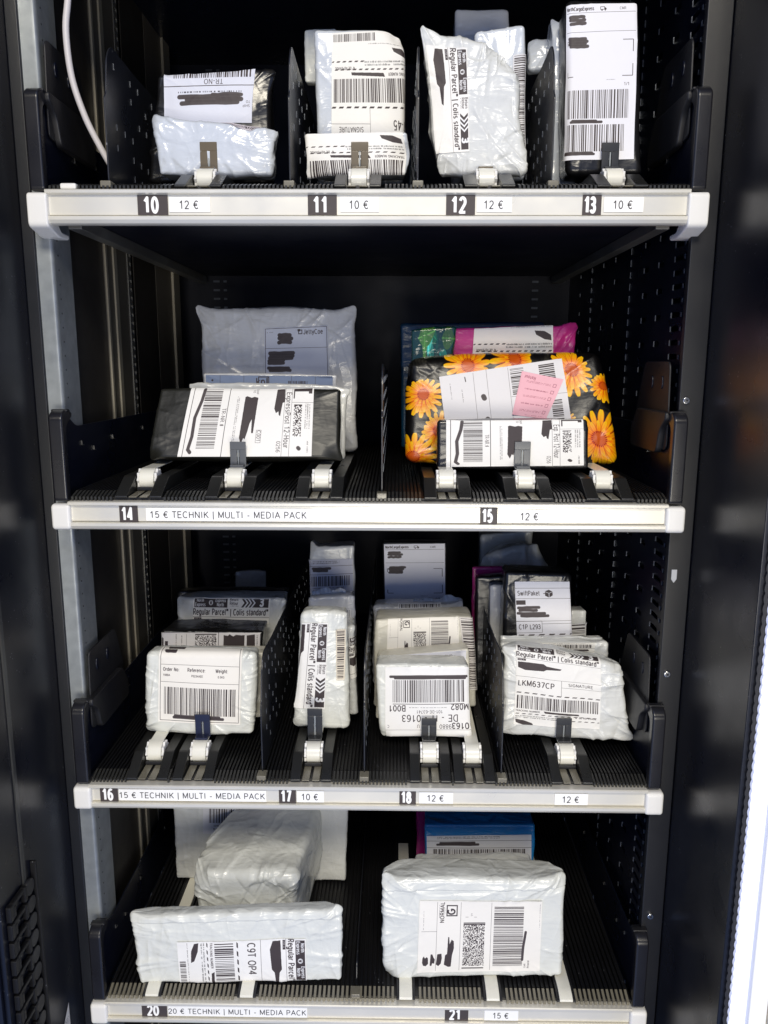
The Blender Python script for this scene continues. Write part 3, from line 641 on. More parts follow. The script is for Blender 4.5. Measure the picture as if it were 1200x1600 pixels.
# front frame and jambs
MB().box(.366, .394, .020, .030, Z0, Z1).build('frame_strip', mat('satin_black_frame', (.009,.0095,.012), .42, roughvar=.05, bump=(900,.08,.0003)), cab, bevel=.0012)
MB().box(-.3965, -.3825, .026, .034, Z0, Z1).build('frame_strip', mat('satin_black_frame', (.008,.009,.012), .42, roughvar=.05, bump=(900,.08,.0003)), cab, bevel=.0012)
MB().box(.3945, .402, -.155, .03, Z0, Z1).build('door_jamb', JAMBM, cab, bevel=.001)
MB().box(-.402, -.3965, -.155, .03, Z0, Z1).build('door_jamb', JAMBM, cab, bevel=.001)
MB().box(-.47, -.4025, -.160, -.150, Z0, Z1).build('door_edge', JAMBM, cab, bevel=.001)
for (px, py) in ((1072, 626), (1042, 1053), (1016, 1431)):
    p = at(px, py, .019)
    s = MB(); s.cyl((p[0], .0185, p[2]), .0042, 'y', .0018, 16); o = s.build('screw', SCREWM, cab, bevel=.0008)
    MB().cyl((p[0], .0165, p[2]), .0014, 'y', .0004, 6).build('screw_socket', BLACKP, cab)
p = at(1053, 900, .0195)
MB().prism([(p[0]-.0032, p[2]+.008), (p[0]+.0032, p[2]+.008), (p[0]+.0032, p[2]-.004), (p[0], p[2]-.0085), (p[0]-.0032, p[2]-.004)], 'y', .0190, .0199).build('arrow_sticker', mat('pale_sticker', (.45,.46,.48), .5), cab)
# rubber edge and lit strip on the right door
def scallop(X0, X1, Y, r, pitch, z0, z1, th=.004):
    pr = []; z = z0
    while z < z1:
        for k in range(5):
            t = k/5*math.pi; pr.append((X0-r*math.sin(t), z+pitch*(k/5)))
        z += pitch
    return MB().prism(pr+[(X1, z), (X1, z0)], 'y', Y, Y+th)
scallop(.400, .409, -.158, .0012, .0105, Z0, -.35, .003).build('rubber_seal', BLACKP, cab)
LED = bpy.data.materials.new('lit_diffuser'); LED.use_nodes = True; nt = LED.node_tree; b = nt.nodes['Principled BSDF']
b.inputs['Base Color'].default_value = (.6,.62,.75,1); b.inputs['Emission Color'].default_value = (.74,.78,1,1); b.inputs['Emission Strength'].default_value = .55; b.inputs['Roughness'].default_value = .3
LED2 = LED.copy(); LED2.name = 'lit_bubble'; LED2.node_tree.nodes['Principled BSDF'].inputs['Emission Strength'].default_value = .50
strip = empty('light_strip', (.42, -.158, Z0), 'glowing white light strip with scalloped edge along the right door', 'light')
scallop(.404, .421, -.163, .0012, .0105, Z0, Z1, .004).build('diffuser', LED, strip)
s = MB(); rr = random.Random(3); z = Z0
while z < Z1:
    a_ = rr.uniform(.002, .0045); s.cyl((.4115+rr.uniform(-.001, .002), -.163, z), a_, 'y', .0006, 14); z += rr.uniform(.024, .05)
o = s.build('diffuser_bubbles', LED2, strip); o['kind'] = 'stuff'
MB().box(.421, .4405, -.170, -.158, Z0, Z1).build('white_frame', mat('white_door_frame', (.85,.85,.84), .4), strip, bevel=.0012)
MB().box(.4405, .4435, -.172, -.158, Z0, Z1).build('metal_edge', mat('champagne_metal', (.5,.47,.4), .35, metal=.8), strip)
MB().box(.4440, .62, -.168, -.160, Z0, Z1).build('side_panel', mat('grey_green_panel', (.07,.08,.075), .3), strip)
stripL = empty('light_strip', (-.425, -.158, Z0), 'sliver of glowing white light strip at the far left edge, low down', 'light')
q = MB(); pr = []; z = Z0
while z < -.98:
    for k in range(5): t = k/5*math.pi; pr.append((-.4135+.0012*math.sin(t), z+.0105*k/5))
    z += .0105
q.prism(pr+[(-.45, z), (-.45, Z0)], 'y', -.172, -.168).build('diffuser', LED, stripL)
# cable guide chain, lower left
ch = empty('cable_chain', (-.40, -.12, Z0), 'black plastic cable guide chain on the lower left door jamb', 'cable chain')
zc = at(45, 1368, -.09)[2]
for i in range(12):
    z = zc-.0005-i*.0225
    l = MB(); l.box(-.3960, -.3900, -.146, -.138, z-.019, z); l.box(-.3960, -.3900, -.112, -.106, z-.019, z)
    l.box(-.3960, -.3905, -.138, -.112, z-.005, z); l.box(-.3960, -.3905, -.138, -.132, z-.019, z-.005)
    l.build('chain_link', BLACKP2, ch, bevel=.001)
    d = MB(); d.cyl((-.3935, -.096, z-.010), .0098, 'x', .0022, 20); d.build('link_disc', BLACKP, ch, bevel=.0008)
MB().box(-.3965, -.3895, -.084, -.080, zc-.30, zc+.014).build('chain_rail', BLACKP2, ch, bevel=.0008)
# paper notice, bottom left
cn = Cv(120, 260, (.80,.79,.77), 77); cn.micro(14, 60, 106, 240, 16)
zt = at(112, 1568, -.02)[2]
new_obj('notice_sticker', [(-.3958,-.045,zt-.075),(-.3958,-.018,zt-.075),(-.3958,-.018,zt),(-.3958,-.045,zt-.028)], [(0,1,2,3)], paper(cn.image('notice')), cab, uv=[(0,0),(1,0),(1,1),(0,.6)])
# cable
pts = [at(110, -60, .06), at(106, 0, .06), at(103, 50, .06), at(112, 120, .062), at(132, 180, .066), at(154, 225, .072), at(176, 264, .08), at(196, 300, .09)]
V_, F_ = tube(smoothline(pts, 60), .0037, 14)
tag(new_obj('cable', V_, F_, CABLEM, smooth=True, loc=pts[0]), 'thin white cable hanging in a curve at the upper left', 'cable')

# ---------------------------------------------------------------- shelf trays
FACEY = -.0005
def stick(name, img, x0, x1, z0, z1, Y, parent, rough=.45):
    t = .0005
    return new_obj(name, [(x0, Y-t, z0), (x1, Y-t, z0), (x1, Y-t, z1), (x0, Y-t, z1), (x0, Y+t, z0), (x1, Y+t, z0), (x1, Y+t, z1), (x0, Y+t, z1)], [(0, 1, 2, 3), (0, 4, 5, 1), (1, 5, 6, 2), (2, 6, 7, 3), (3, 7, 4, 0)], paper(img, rough), parent, uv=[(0,0),(1,0),(1,1),(0,1)]*2)
def extrude_plate(poly, X, th):   # poly of (y,z)
    return MB().prism(poly, 'x', X, X+th)
def roundpoly(P, r, n=5):
    out = []; k = len(P)
    for i in range(k):
        p = np.array(P[i], float); a = np.array(P[i-1], float)-p; b = np.array(P[(i+1) % k], float)-p
        rr = min(r, .45*np.linalg.norm(a), .45*np.linalg.norm(b)); a = p+a/np.linalg.norm(a)*rr; b = p+b/np.linalg.norm(b)*rr
        for t in np.linspace(0, 1, n): out.append(tuple((1-t)**2*a+2*t*(1-t)*p+t*t*b))
    return out
UNITS = ((1,321,272,'belt drive with smoky brown stopper in front of the crinkled pale parcel above price 10',.026,222,'BROWNP'),
          (1,561,274,'belt drive with brown stopper in front of the label-covered box at number 11',.026,222,'BROWNP'),
          (1,760,274,'belt drive with brown stopper below the crumpled parcel at number 12',.028,216,'BROWNP'),
          (1,959,274,'belt drive with black stopper below the tall black parcel at number 13',.028,223,'STK'),
          (2,231,747,'bare belt drive nearest the left end of the second shelf',.028,None,None),
          (2,367,747,'belt drive with grey stopper under the black parcel with the large express label',.028,690,'STB'),
          (2,503,747,'bare belt drive under the right end of the black express parcel on the second shelf',.028,None,None),
          (2,697,747,'bare belt drive under the left end of the small black box before the sunflower parcel',.028,None,None),
          (2,820,747,'belt drive with blue-grey stopper in front of the small black box by the sunflower parcel',.028,690,'STB'),
          (2,941,747,'bare belt drive at the right, below the lower right sunflower',.028,None,None),
          (3,243,1170,'bare belt drive left of the blue stopper on the third shelf',.0262,None,None),
          (3,312,1170,'belt drive with dark blue stopper under the Order No parcel',.0262,1116,'BLUEP'),
          (3,490,1170,'belt drive with black stopper under the narrow parcel at number 17',.0262,1107,'STK'),
          (3,671,1172,'belt drive with black stopper in front of the parcel printed DE - IT - 0163',.0262,1122,'STK'),
          (3,738,1172,'belt drive with bare long belt right of the DE-IT-0163 parcel',.0262,None,None),
          (3,885,1177,'belt drive with black stopper in front of the LKM637CP parcel',.0262,1122,'STK'))
def tray(row, label, plates, prices, dividers, raised, beltgaps=()):
    z = ROWZ[row]
    t = empty('shelf_tray', (0, 0, z), label, 'shelf', 'pull-out shelves of the machine')
    H = .0365 if row == 1 else .034
    # aluminium price rail: lip, recessed channel, groove, lower bead
    prof = [(-.0025,0),(.010,0),(.010,-H),(.001,-H),(-.0008,-H+.0012),(-.0030,-H+.0045),(-.0032,-H+.0078),(-.0020,-H+.0086),(.0040,-H+.0088),(.0040,-H+.0100),(.0018,-H+.0101),
            (.0018,-.0056),(-.0012,-.0048),(-.0035,-.0040),(-.0038,-.0010)]
    MB().prism([(y, zz+z) for y, zz in prof], 'x', -.354, .354).build('price_rail', ALU, t)
    for sg in (-1, 1):
        x0, x1 = sorted((sg*.352, sg*.3745))
        pr = roundpoly([(-.0050,-.003),(.016,-.003),(.016,-.020),(.030,-.040),(.052,-.040),(.052,-.046),(.026,-.0475),(-.0050,-H-.003)] if row == 1 else
                       [(-.0050,-.003),(.016,-.003),(.016,-H-.0005),(-.0050,-H-.0005)], .006)
        MB().prism([(y, zz+z) for y, zz in pr], 'x', x0, x1).build('end_cap', WHITEP, t, bevel=.0035, seg=3)
        X = sg*.3605-.0011
        # low side wall of the tray
        wall = roundpoly([(.004,.000),(.60,.000),(.60,.085),(.05,.085),(.022,.103),(.004,.103)], .010)
        w = extrude_plate([(y, zz+z) for y, zz in wall], X, .0022).build('tray_side', PAINT, t, bevel=.0005)
        # front grip: a rounded channel standing over the end cap
        gx0, gx1 = sorted((sg*.3535, sg*.3725))
        g = [(-.001,-.001),(.011,-.001),(.011,.088),(.030,.098),(.030,.1035),(.010,.1075),(-.001,.100)]
        MB().prism([(y, zz+z) for y, zz in roundpoly(g, .007)], 'x', gx0+.0012, gx1-.0012).build('front_grip', DARKG, t, bevel=.0028, seg=3)
        MB().box(gx0, gx1, .012, .020, z+.1045, z+.1075).build('grip_clip', BLACKP, t, bevel=.001)
        if raised[0 if sg < 0 else 1]:
            rp = roundpoly([(.028,.095),(.033,.165),(.125,.165),(.150,.108),(.150,.060),(.028,.060)], .010)
            MB().prism([(y, zz+z) for y, zz in rp], 'x', X-sg*.003, X-sg*.003+.0022).build('bracket_plate', BLACKP, t, bevel=.0006)
            for yy in (.055, .092):
                MB().prism([(yy+.004*math.cos(a), z+.140+.008*math.sin(a)) for a in np.linspace(0, 2*math.pi, 16, endpoint=False)], 'x', X-sg*.0046, X-sg*.0046+.0022).build('oblong_boss', PAINT, t, bevel=.0008)
            lp = roundpoly([(.018,.106),(.130,.106),(.150,.080),(.150,.055),(.045,.055),(.036,.085),(.018,.098)], .008)
            xa, xb = sorted((sg*.3585, sg*.3500)); MB().prism([(y, zz+z) for y, zz in lp], 'x', xa, xb).build('latch_block', BLACKP, t, bevel=.002)
        tb = MB()
        for yy, zz in ((.062,.060),(.10,.050),(.17,.058),(.30,.06)):
            xi = sg*.3590; tb.box(min(xi, xi-sg*.0008), max(xi, xi-sg*.0008), yy, yy+.0008, z+zz, z+zz+.006); tb.box(min(xi, xi-sg*.0008), max(xi, xi-sg*.0008), yy, yy+.007, z+zz, z+zz+.0007)
        o = tb.build('punched_tabs', GALVD, t); o['kind'] = 'stuff'
        # slide under the tray
        sx0, sx1 = sorted((sg*.330, sg*.346)); MB().box(sx0, sx1, .035, .64, z-.036, z-.0225).build('slide_rail', GALVD if row == 1 else BLACKP, t, bevel=.0008)
    MB().box(-.356, .356, .0105, .64, z-.022, z-.010).build('floor_pan', NAVY, t)
    MB().box(-.356, .356, .0102, .62, z-.0095, z+.0035).build('mat_base', BLACKP, t)
    # corrugated mat, with its teeth bent down to the rail
    G = [(g, .0135) for g in beltgaps] if row == 4 else [(at(a[1], a[2], .045)[0], a[4]+.001) for a in UNITS if a[0] == row]
    rib, teeth = MB(), MB(); x = -.352; k = 0; pitch = .0046 if row != 4 else .0062; wd = pitch*.52
    while x < .352:
        if not any(abs(x+wd/2-g) < q for g, q in G):
            rib.prism([(.0215,z+.003),(.0215,z+.0100),(.61,z+.0115),(.61,z+.003)], 'x', x, x+wd)
            teeth.prism([(.0036,z+.0004),(.0036,z+.0050),(.0200,z+.0100),(.0200,z+.003)], 'x', x, x+wd)
        x += pitch; k += 1
    o = rib.build('mat_ribs', BLACKP2, t); o['kind'] = 'stuff'
    o = teeth.build('mat_teeth', GREYP if row != 4 else GREYP2, t); o['kind'] = 'stuff'
    for (txt, px0, px1, py0, py1) in plates:
        a = at(px0, py1, FACEY); b_ = at(px1, py0, FACEY); ph = (z-.0058)-(z-.0265 if row == 1 else z-.0252); c = Cv(110*(b_[0]-a[0])/ph, 110, (.27,.245,.24), 1)
        sx = .74*min(1, c.w*.80/text_mask(txt, 112, .018, .74).shape[1]); c.text(txt, c.w/2, c.h*.57, 112, 0, .018, (.96,.96,.95), sx=sx)
        stick('number_plate', c.image('plate_'+txt), a[0], b_[0], z-.0265 if row == 1 else z-.0252, z-.0058, .0014, t)['label'] = 'dark number plate reading '+txt
    for (txt, px0, px1) in prices:
        a = at(px0, 0+800, 0)[0]; 
        zc = z-.0155; pyc = proj((0, 0, zc))[1]; a = at(px0, pyc, 0); b_ = at(px1, pyc, 0)
        hh = .0078; c = Cv((b_[0]-a[0])/(2*hh)*64, 64, (.95,.945,.93), 1)
        n = len(txt); c.text(txt, c.w/2, 36, 42 if n > 8 else 46, 0, .002, (.15,.14,.14), sx=1.12 if n > 8 else 1.0)
        stick('price_label', c.image('price'), a[0], b_[0], zc-hh, zc+hh, .0011, t)['label'] = 'white price strip reading '+txt
    for px, full in dividers:
        X = at(px, proj((0, .03, z+.012))[1], .03)[0]
        d = roundpoly([(.016,.003),(.60,.003),(.60,.150),(.11,.158),(.045,.162),(.030,.145),(.022,.105),(.016,.100)], .012) if full else roundpoly([(.03,.003),(.60,.003),(.60,.045),(.04,.030)], .008)
        dv = MB().prism([(y, zz+z) for y, zz in d], 'x', X-.0009, X+.0009).build('divider', DIVM, t, bevel=.0004)
        if full:
            gl = MB(); rd = random.Random(int(px))
            for yy in np.arange(.05, .58, .028):
                for zz in (.03, .052, .074, .096, .118, .138):
                    if rd.random() < .7:
                        for sx in (-1, 1): gl.box(X+sx*.0009-.0006, X+sx*.0009+.0006, yy, yy+.0012, z+zz, z+zz+.007)
            o = gl.build('punched_slot_glints', GLINT, dv); o['kind'] = 'stuff'  # small pale bars painted in as glints on the divider perforations
        MB().box(X-.006, X+.006, .0042, .020, z+.0035, z+.0105).build('divider_foot', GREYP2, t, bevel=.001)
    return t
DARKG = mat('satin_grip', (.011,.011,.014), .3, roughvar=.06, coat=.2)
DIVM = mat('divider_sheet', (.012,.013,.017), .33, roughvar=.08)
GLINT = mat('punched_edge_glint', (.09,.10,.12), .35, metal=.6)  # paler tone imitates light catching the punched edges
GREYP2 = mat('amber_grey_plastic', (.17,.155,.115), .25, spec=.6, roughvar=.06)
bx4 = [at(px, 1550, .01)[0] for px in (239, 386, 634, 770, 884)]
dust(DIVM, .16)
tray(1, 'topmost shelf, its white rail priced 10, 11, 12 and 13', [('10',215,261,305,334),('11',481,526,305,334),('12',697,743,305,334),('13',910,941,305,334)],
     [('12 €',264,328),('10 €',532,592),('12 €',745,800),('10 €',944,1006)], [(177,1),(456,1),(652,1),(858,1)], (1, 1))
tray(2, 'second shelf from the top, with numbers 14 and 15 and the sunflower parcel', [('14',187,214,790,820),('15',750,778,794,823)], [('15 € TECHNIK | MULTI - MEDIA PACK',228,487),('12 €',800,857)], [(597,1)], (0, 1))
tray(3, 'third shelf, with numbers 16, 17 and 18 on its rail', [('16',157,183,1233,1258),('17',436,462,1235,1260),('18',624,650,1238,1261)],
     [('15 € TECHNIK | MULTI - MEDIA PACK',186,416),('10 €',464,506),('12 €',655,708),('12 €',867,919)], [(413,1),(570,1),(781,1)], (1, 1))
tray(4, 'lowest shelf, at the bottom edge of the photo, numbered 20 and 21', [('20',222,260,1572,1594),('21',695,732,1582,1600)],
     [('20 € TECHNIK | MULTI - MEDIA PACK',263,480),('15 €',757,810)], [(557,0)], (0, 0), bx4)
p = at(106, 291, .003); MB().box(p[0]-.009, p[0]+.009, .002, .012, .0005, .0075).build('white_clip', WHITEP, bpy.data.objects['shelf_tray'], bevel=.002)

# ---------------------------------------------------------------- belt drives
def belt_unit(row, px, py, label, outer, stop_py=None, stop_mat=None, stopY=.068, plate=None):
    z = ROWZ[row]; x = at(px, py, .045)[0]
    u = empty('belt_drive', (x, .004, z+.0037), label, 'belt drive', 'belt drives that push parcels forward')
    for sg in (-1, 1):
        x0, x1 = sorted((x+sg*.0132, x+sg*outer))
        MB().prism([(.0040,z+.0037),(.0040,z+.0058),(.0385,z+.0240),(.0430,z+.0252),(.36,z+.0252),(.36,z+.0037)], 'x', x0, x1).build('side_rail', SIDEM, u, bevel=.0008)
    MB().prism([(y, zz) for y, zz in [(.36,z+.0322),(.36,z+.0335)]+[(.052-.0143*math.sin(t), z+.0192+.0143*math.cos(t)) for t in np.linspace(.0, 3.14, 16)]+[(.058,z+.0050),(.058,z+.0322)]], 'x', x-.0088, x+.0088).build('belt', BELTM, u, smooth=False, bevel=.0005)
    for sg in (-1, 1):
        st = [( .052+(.0140 if k % 2 else .0110)*math.cos(k*math.pi/9), z+.0195+(.0138 if k % 2 else .0108)*math.sin(k*math.pi/9)) for k in range(18)]
        a, b_ = sorted((x+sg*.0090, x+sg*.0122)); MB().prism(st, 'x', a, b_).build('pulley_flange', WHITEP, u, bevel=.0006)
    pm = plate or GREYP2
    s = MB()
    for a, b_ in ((-.0112,-.0018),(.0018,.0112)): s.prism([(.0042,z+.0040),(.0042,z+.0052),(.044,z+.0072),(.044,z+.0060)], 'x', x+a, x+b_)
    s.build('slotted_plate', pm, u, bevel=.0004)
    MB().box(x-.0112, x+.0112, .0352, .0375, z+.0072, z+.0118).build('bridge', BLACKP, u, bevel=.0006)
    if stop_py:
        top = at(px, stop_py, stopY)[2]; b0 = z+.0330; y = stopY
        s = MB(); 
        for a, b_ in ((-.0100,-.0014),(.0014,.0100)): s.box(x+a, x+b_, y-.0016, y+.0006, b0, top-.010)
        s.box(x-.0100, x+.0100, y-.0016, y+.0006, top-.0102, top)
        o = s.build('stopper', stop_mat or GREYP, u, bevel=.0006)
        MB().box(x-.0007, x+.0007, y-.0006, y+.0004, b0, top-.010).build('stopper_pin', GALV, u)
        MB().box(x-.0085, x+.0085, y-.0120, y+.0006, b0-.0005, b0+.0035).build('stopper_foot', stop_mat or GREYP, u, bevel=.0006)
    return u
SIDEM = mat('side_rail_plastic', (.017,.017,.016), .33, roughvar=.1, spec=.55)
STB = mat('stopper_grey', (.10,.105,.11), .3, spec=.5)
STK = mat('stopper_black', (.02,.021,.023), .3, spec=.5)
SY = {1: .0655, 2: .0700, 3: .066}
for a in UNITS:
    belt_unit(*a[:6], {'BROWNP': BROWNP, 'STK': STK, 'STB': STB, 'BLUEP': BLUEP}.get(a[6]), SY[a[0]], None)
for i, (x, lab) in enumerate(zip(bx4, ('leftmost cream belt of the lowest shelf', 'cream belt under the middle of the long white parcel on the lowest shelf', 'cream belt under the left end of the large white parcel at number 21',
        'cream belt above price 15 under the large white parcel', 'rightmost cream belt of the lowest shelf'))):
    z = ROWZ[4]; u = empty('belt_drive', (x, .003, z+.0037), lab, 'belt drive', 'flat belts of the lowest shelf')
    pr = [(.0036,z+.0037),(.0036,z+.0070),(.010,z+.0098),(.021,z+.0122),(.34,z+.0128),(.34,z+.0037)]
    MB().prism(pr, 'x', x-.0088, x+.0088).build('belt', BELTM, u, bevel=.0006)
    for sg in (-1, 1):
        a, b_ = sorted((x+sg*.0094, x+sg*.0125)); MB().prism([(.0036,z+.0037),(.0036,z+.0058),(.021,z+.0112),(.34,z+.0118),(.34,z+.0037)], 'x', a, b_).build('side_rail', BLACKP, u, bevel=.0005)

# ---------------------------------------------------------------- parcels
def spread(n, k=.55):
    t = np.linspace(-1, 1, n+1); return (1-k)*t+k*np.sin(t*math.pi/2)
class Parcel:
    def __init__(s, q, row, Y=None, lean=0., t=.04, rad=.008, bulge=.002, crease=(30, .0012), corner=(5, .0015), seed=0, drop=False, taper=.97, ears=(), rest=None, back=(0,0,0), flatlab=.2, lo=.0015, folds=(), facet=None):
        facet = crease[1]*.55 if facet is None else facet
        z = ROWZ[row]; rest = (REST if row < 4 else .0128) if rest is None else rest
        TL, TR, BR, BL = [tuple(q[i:i+2]) for i in (0, 2, 4, 6)]
        if Y is None:
            py = (BR[1]+BL[1])/2; px = (BR[0]+BL[0])/2; d = at(px, py, 1.)-CAM; k = (z+rest-CAM[2])/d[2]; Y = CAM[1]+k*d[1]
        s.Y = Y
        F = [at(*TL, Y+lean), at(*TR, Y+lean), at(*BR, Y), at(*BL, Y)]
        if drop:
            for i, j in ((2, 1), (3, 0)): F[i] = np.array([F[i][0], Y, z+rest])
        s.F = F; c = sum(F)/4
        T = np.array([0, t, 0.])+np.array(back)
        s.Bk = [c+(p-c)*taper+T for p in F]
        s.hw = (np.linalg.norm(F[1]-F[0])+np.linalg.norm(F[2]-F[3]))/4; s.hh = (np.linalg.norm(F[3]-F[0])+np.linalg.norm(F[2]-F[1]))/4; s.hd = t/2
        s.r = min(rad*.5, .9*min(s.hw, s.hh, s.hd)); s.bulge = bulge
        s.U = (F[1]-F[0])/np.linalg.norm(F[1]-F[0]); s.V = (F[0]-F[3])/np.linalg.norm(F[0]-F[3]); s.W = np.cross(s.V, s.U)*-1.0
        s.W = np.cross(s.U, s.V)*-1; s.W /= np.linalg.norm(s.W)     # points into the machine
        if s.W[1] < 0: s.W = -s.W
        s.ears = ears; s.seed = seed; rs = np.random.RandomState(seed+100)
        C = []; hw, hd, hh = s.hw, s.hd, s.hh
        def addc(face, u, v, ang, L, w, A, asym):
            if face == 'f': c0 = (u*hw, -hd, v*hh); T_ = (math.cos(ang), 0, math.sin(ang)); N_ = (-math.sin(ang), 0, math.cos(ang)); K = (0, 1, 0)
            elif face == 't': c0 = (u*hw, v*hd, hh); T_ = (math.cos(ang), math.sin(ang), 0); N_ = (-math.sin(ang), math.cos(ang), 0); K = (0, 0, 1)
            else:
                sx = 1 if face == 'r' else -1; c0 = (sx*hw, v*hd, u*hh); T_ = (0, math.cos(ang), math.sin(ang)); N_ = (0, -math.sin(ang), math.cos(ang)); K = (1, 0, 0)
            C.append((c0, T_, N_, K, L, w, A, asym))
        sc = min(1.5, max(.6, (hw+hh)/.18))
        for _ in range(crease[0]):
            f = rs.choice(['f', 'f', 'f', 'f', 't', 'l', 'r']); addc(f, rs.uniform(-1, 1), rs.uniform(-1, 1), rs.uniform(0, math.pi), rs.uniform(.012, .045)*sc, rs.uniform(.0012, .0045), crease[1]*rs.uniform(.3, 1)*rs.choice([1, 1, -1]), rs.uniform(-.9, .9))
        for sx in (-1, 1):
            for sz in (-1, 1):
                for _ in range(max(2, int(corner[0]*.6))):
                    inset = rs.uniform(.05, .35)
                    if rs.rand() < .5: u, v = sx, sz*rs.uniform(.3, 1)
                    else: u, v = sx*rs.uniform(.3, 1), sz
                    ang = math.atan2(-v*hh*rs.uniform(.3, 1.2), -u*hw*rs.uniform(.3, 1.2)); addc('f', u*(1-inset*.3), v*(1-inset*.3), ang, rs.uniform(.014, .06)*sc, rs.uniform(.0009, .0040), corner[1]*rs.uniform(.3, 1.1), rs.uniform(-.9, .9))
        s.C = C; s.k = rs.normal(0, 1, (5, 3))*rs.uniform(20, 55, (5, 1)); s.ph = rs.uniform(0, 6.28, 5); s.lo = lo*.6; s.folds = folds; s.facet = facet; s.fc = rs.uniform(-1, 1, (int(55*sc*sc), 3))*np.array([hw, hd, hh])*1.05; s.fm = np.array([rs.uniform(.7, 1.3), .8, rs.uniform(.7, 1.3)])
        s.masks = []; s.flat = flatlab
    def field(s, p):
        h = np.zeros(len(p))
        for c0, T_, N_, K, L, w, A, asym in s.C:
            d = p-np.array(c0); a = d@np.array(T_); b = d@np.array(N_); c = d@np.array(K)
            g = np.exp(-(a/L)**2-(c/.012)**2); ww = np.where(b*asym > 0, w*2.6, w)
            h += A*g*(np.exp(-np.abs(b)/ww)-.25*np.exp(-(b/(3*w))**2))
        if s.facet:
            pp = p*s.fm; cc = s.fc*s.fm; d2 = np.full(len(p), 1e9)
            for c in cc: d2 = np.minimum(d2, ((pp-c)**2).sum(1))
            h += s.facet*(d2/.0009-.45).clip(-.5, 1.3)
        if s.masks:
            m = np.zeros(len(p))
            for (x0, x1, z0, z1) in s.masks:
                e = .004
                f = 1/(1+np.exp(-(p[:, 0]-x0)/e))*1/(1+np.exp((p[:, 0]-x1)/e))*1/(1+np.exp(-(p[:, 2]-z0)/e))*1/(1+np.exp((p[:, 2]-z1)/e)); m = np.maximum(m, f*(p[:, 1] < 0))
            h *= 1-(1-s.flat)*m
        for (z0, slope, dep, x0, x1) in s.folds:
            t = (p[:, 2]-z0*s.hh-slope*p[:, 0]); g = 1/(1+np.exp(-(p[:, 0]-x0*s.hw)/.003))/(1+np.exp((p[:, 0]-x1*s.hw)/.003))*(p[:, 1] < 0)
            h += dep*g*np.where(t > 0, np.exp(-t/.02), -.3*np.exp(t/.004))
        for k, ph in zip(s.k, s.ph): h += s.lo/5*np.sin(p@k+ph)
        return h
    def S(s, raw, lift=0.):
        """raw box coordinates (x, y, z) in metres -> world position on the crumpled, rounded skin"""
        H = np.array([s.hw, s.hd, s.hh]); inner = H-s.r; q = np.clip(raw, -inner, inner); d = raw-q; L = np.linalg.norm(d, axis=1, keepdims=True); n = d/np.maximum(L, 1e-9)
        p = q+n*s.r; a = p/H
        h = s.field(p)+s.bulge*(np.abs(n[:, 1])*(1-a[:, 0]**2)*(1-a[:, 2]**2)+np.abs(n[:, 2])*(1-a[:, 0]**2)*(1-a[:, 1]**2)+.6*np.abs(n[:, 0])*(1-a[:, 1]**2)*(1-a[:, 2]**2))+lift
        u, v, w = (a[:, 0]+1)/2, (a[:, 2]+1)/2, (a[:, 1]+1)/2
        for (sx, sz, vec, sig) in s.ears:
            cpt = np.array([sx*s.hw, 0, sz*s.hh]); g = np.exp(-((p[:, 0]-cpt[0])**2+(p[:, 2]-cpt[2])**2)/sig**2); w = w*(1-.75*g)+.3*g*.75
        u, v, w = u[:, None], v[:, None], w[:, None]
        def bil(Q): return (1-u)*v*Q[0]+u*v*Q[1]+u*(1-v)*Q[2]+(1-u)*(1-v)*Q[3]
        P = (1-w)*bil(s.F)+w*bil(s.Bk)
        P = P+(n[:, :1]*s.U+n[:, 1:2]*s.W+n[:, 2:3]*s.V)*h[:, None]
        for (sx, sz, vec, sig) in s.ears:
            g = np.exp(-((p[:, 0]-sx*s.hw)**2+(p[:, 2]-sz*s.hh)**2)/sig**2)[:, None]; P = P+g*(vec[0]*s.U+vec[1]*s.V)
        return P, a
    def uvof(s, px, py):
        Q = [proj(P) for P in s.F]; u = v = .5
        for _ in range(25):
            def f(u, v): return (1-u)*v*Q[0]+u*v*Q[1]+u*(1-v)*Q[2]+(1-u)*(1-v)*Q[3]
            e = f(u, v)-np.array([px, py]); J = np.array([(f(u+1e-4, v)-f(u-1e-4, v))/2e-4, (f(u, v+1e-4)-f(u, v-1e-4))/2e-4]).T
            du = np.linalg.solve(J, -e); u += du[0]; v += du[1]
        return u, v
    def labels_uv(s, specs):
        s.lab = []
        for sp in specs:
            q = sp[0]; uv = [s.uvof(q[i], q[i+1]) for i in (0, 2, 4, 6)] if sp[1] is True else [(q[i], q[i+1]) for i in (0, 2, 4, 6)]
            s.lab.append((uv, sp[2], sp[3:]))
            xs = [(2*u-1)*s.hw for u, v in uv]; zs = [(2*v-1)*s.hh for u, v in uv]; s.masks.append((min(xs), max(xs), min(zs), max(zs)))
    def build(s, name, label, cat, matl, group=None, n=64, uvfront=False):
        size = max(s.hw, s.hh); n = int(n*1.7) if n > 60 else n; st = 2*size/n
        nx, ny, nz = max(8, int(2*s.hw/st)), max(6, min(30, int(2*s.hd/st)+4)), max(8, int(2*s.hh/st))
        ax, ay, az = spread(nx)*s.hw, spread(ny)*s.hd, spread(nz)*s.hh
        I, J, K = np.meshgrid(range(nx+1), range(ny+1), range(nz+1), indexing='ij'); m = (I == 0)|(I == nx)|(J == 0)|(J == ny)|(K == 0)|(K == nz)
        idx = -np.ones(m.shape, int); idx[m] = np.arange(m.sum()); raw = np.stack([ax[I[m]], ay[J[m]], az[K[m]]], 1)
        P, a = s.S(raw)
        def quads(G, flip):
            q = np.stack([G[:-1, :-1], G[1:, :-1], G[1:, 1:], G[:-1, 1:]], -1).reshape(-1, 4); return q[:, ::-1] if flip else q
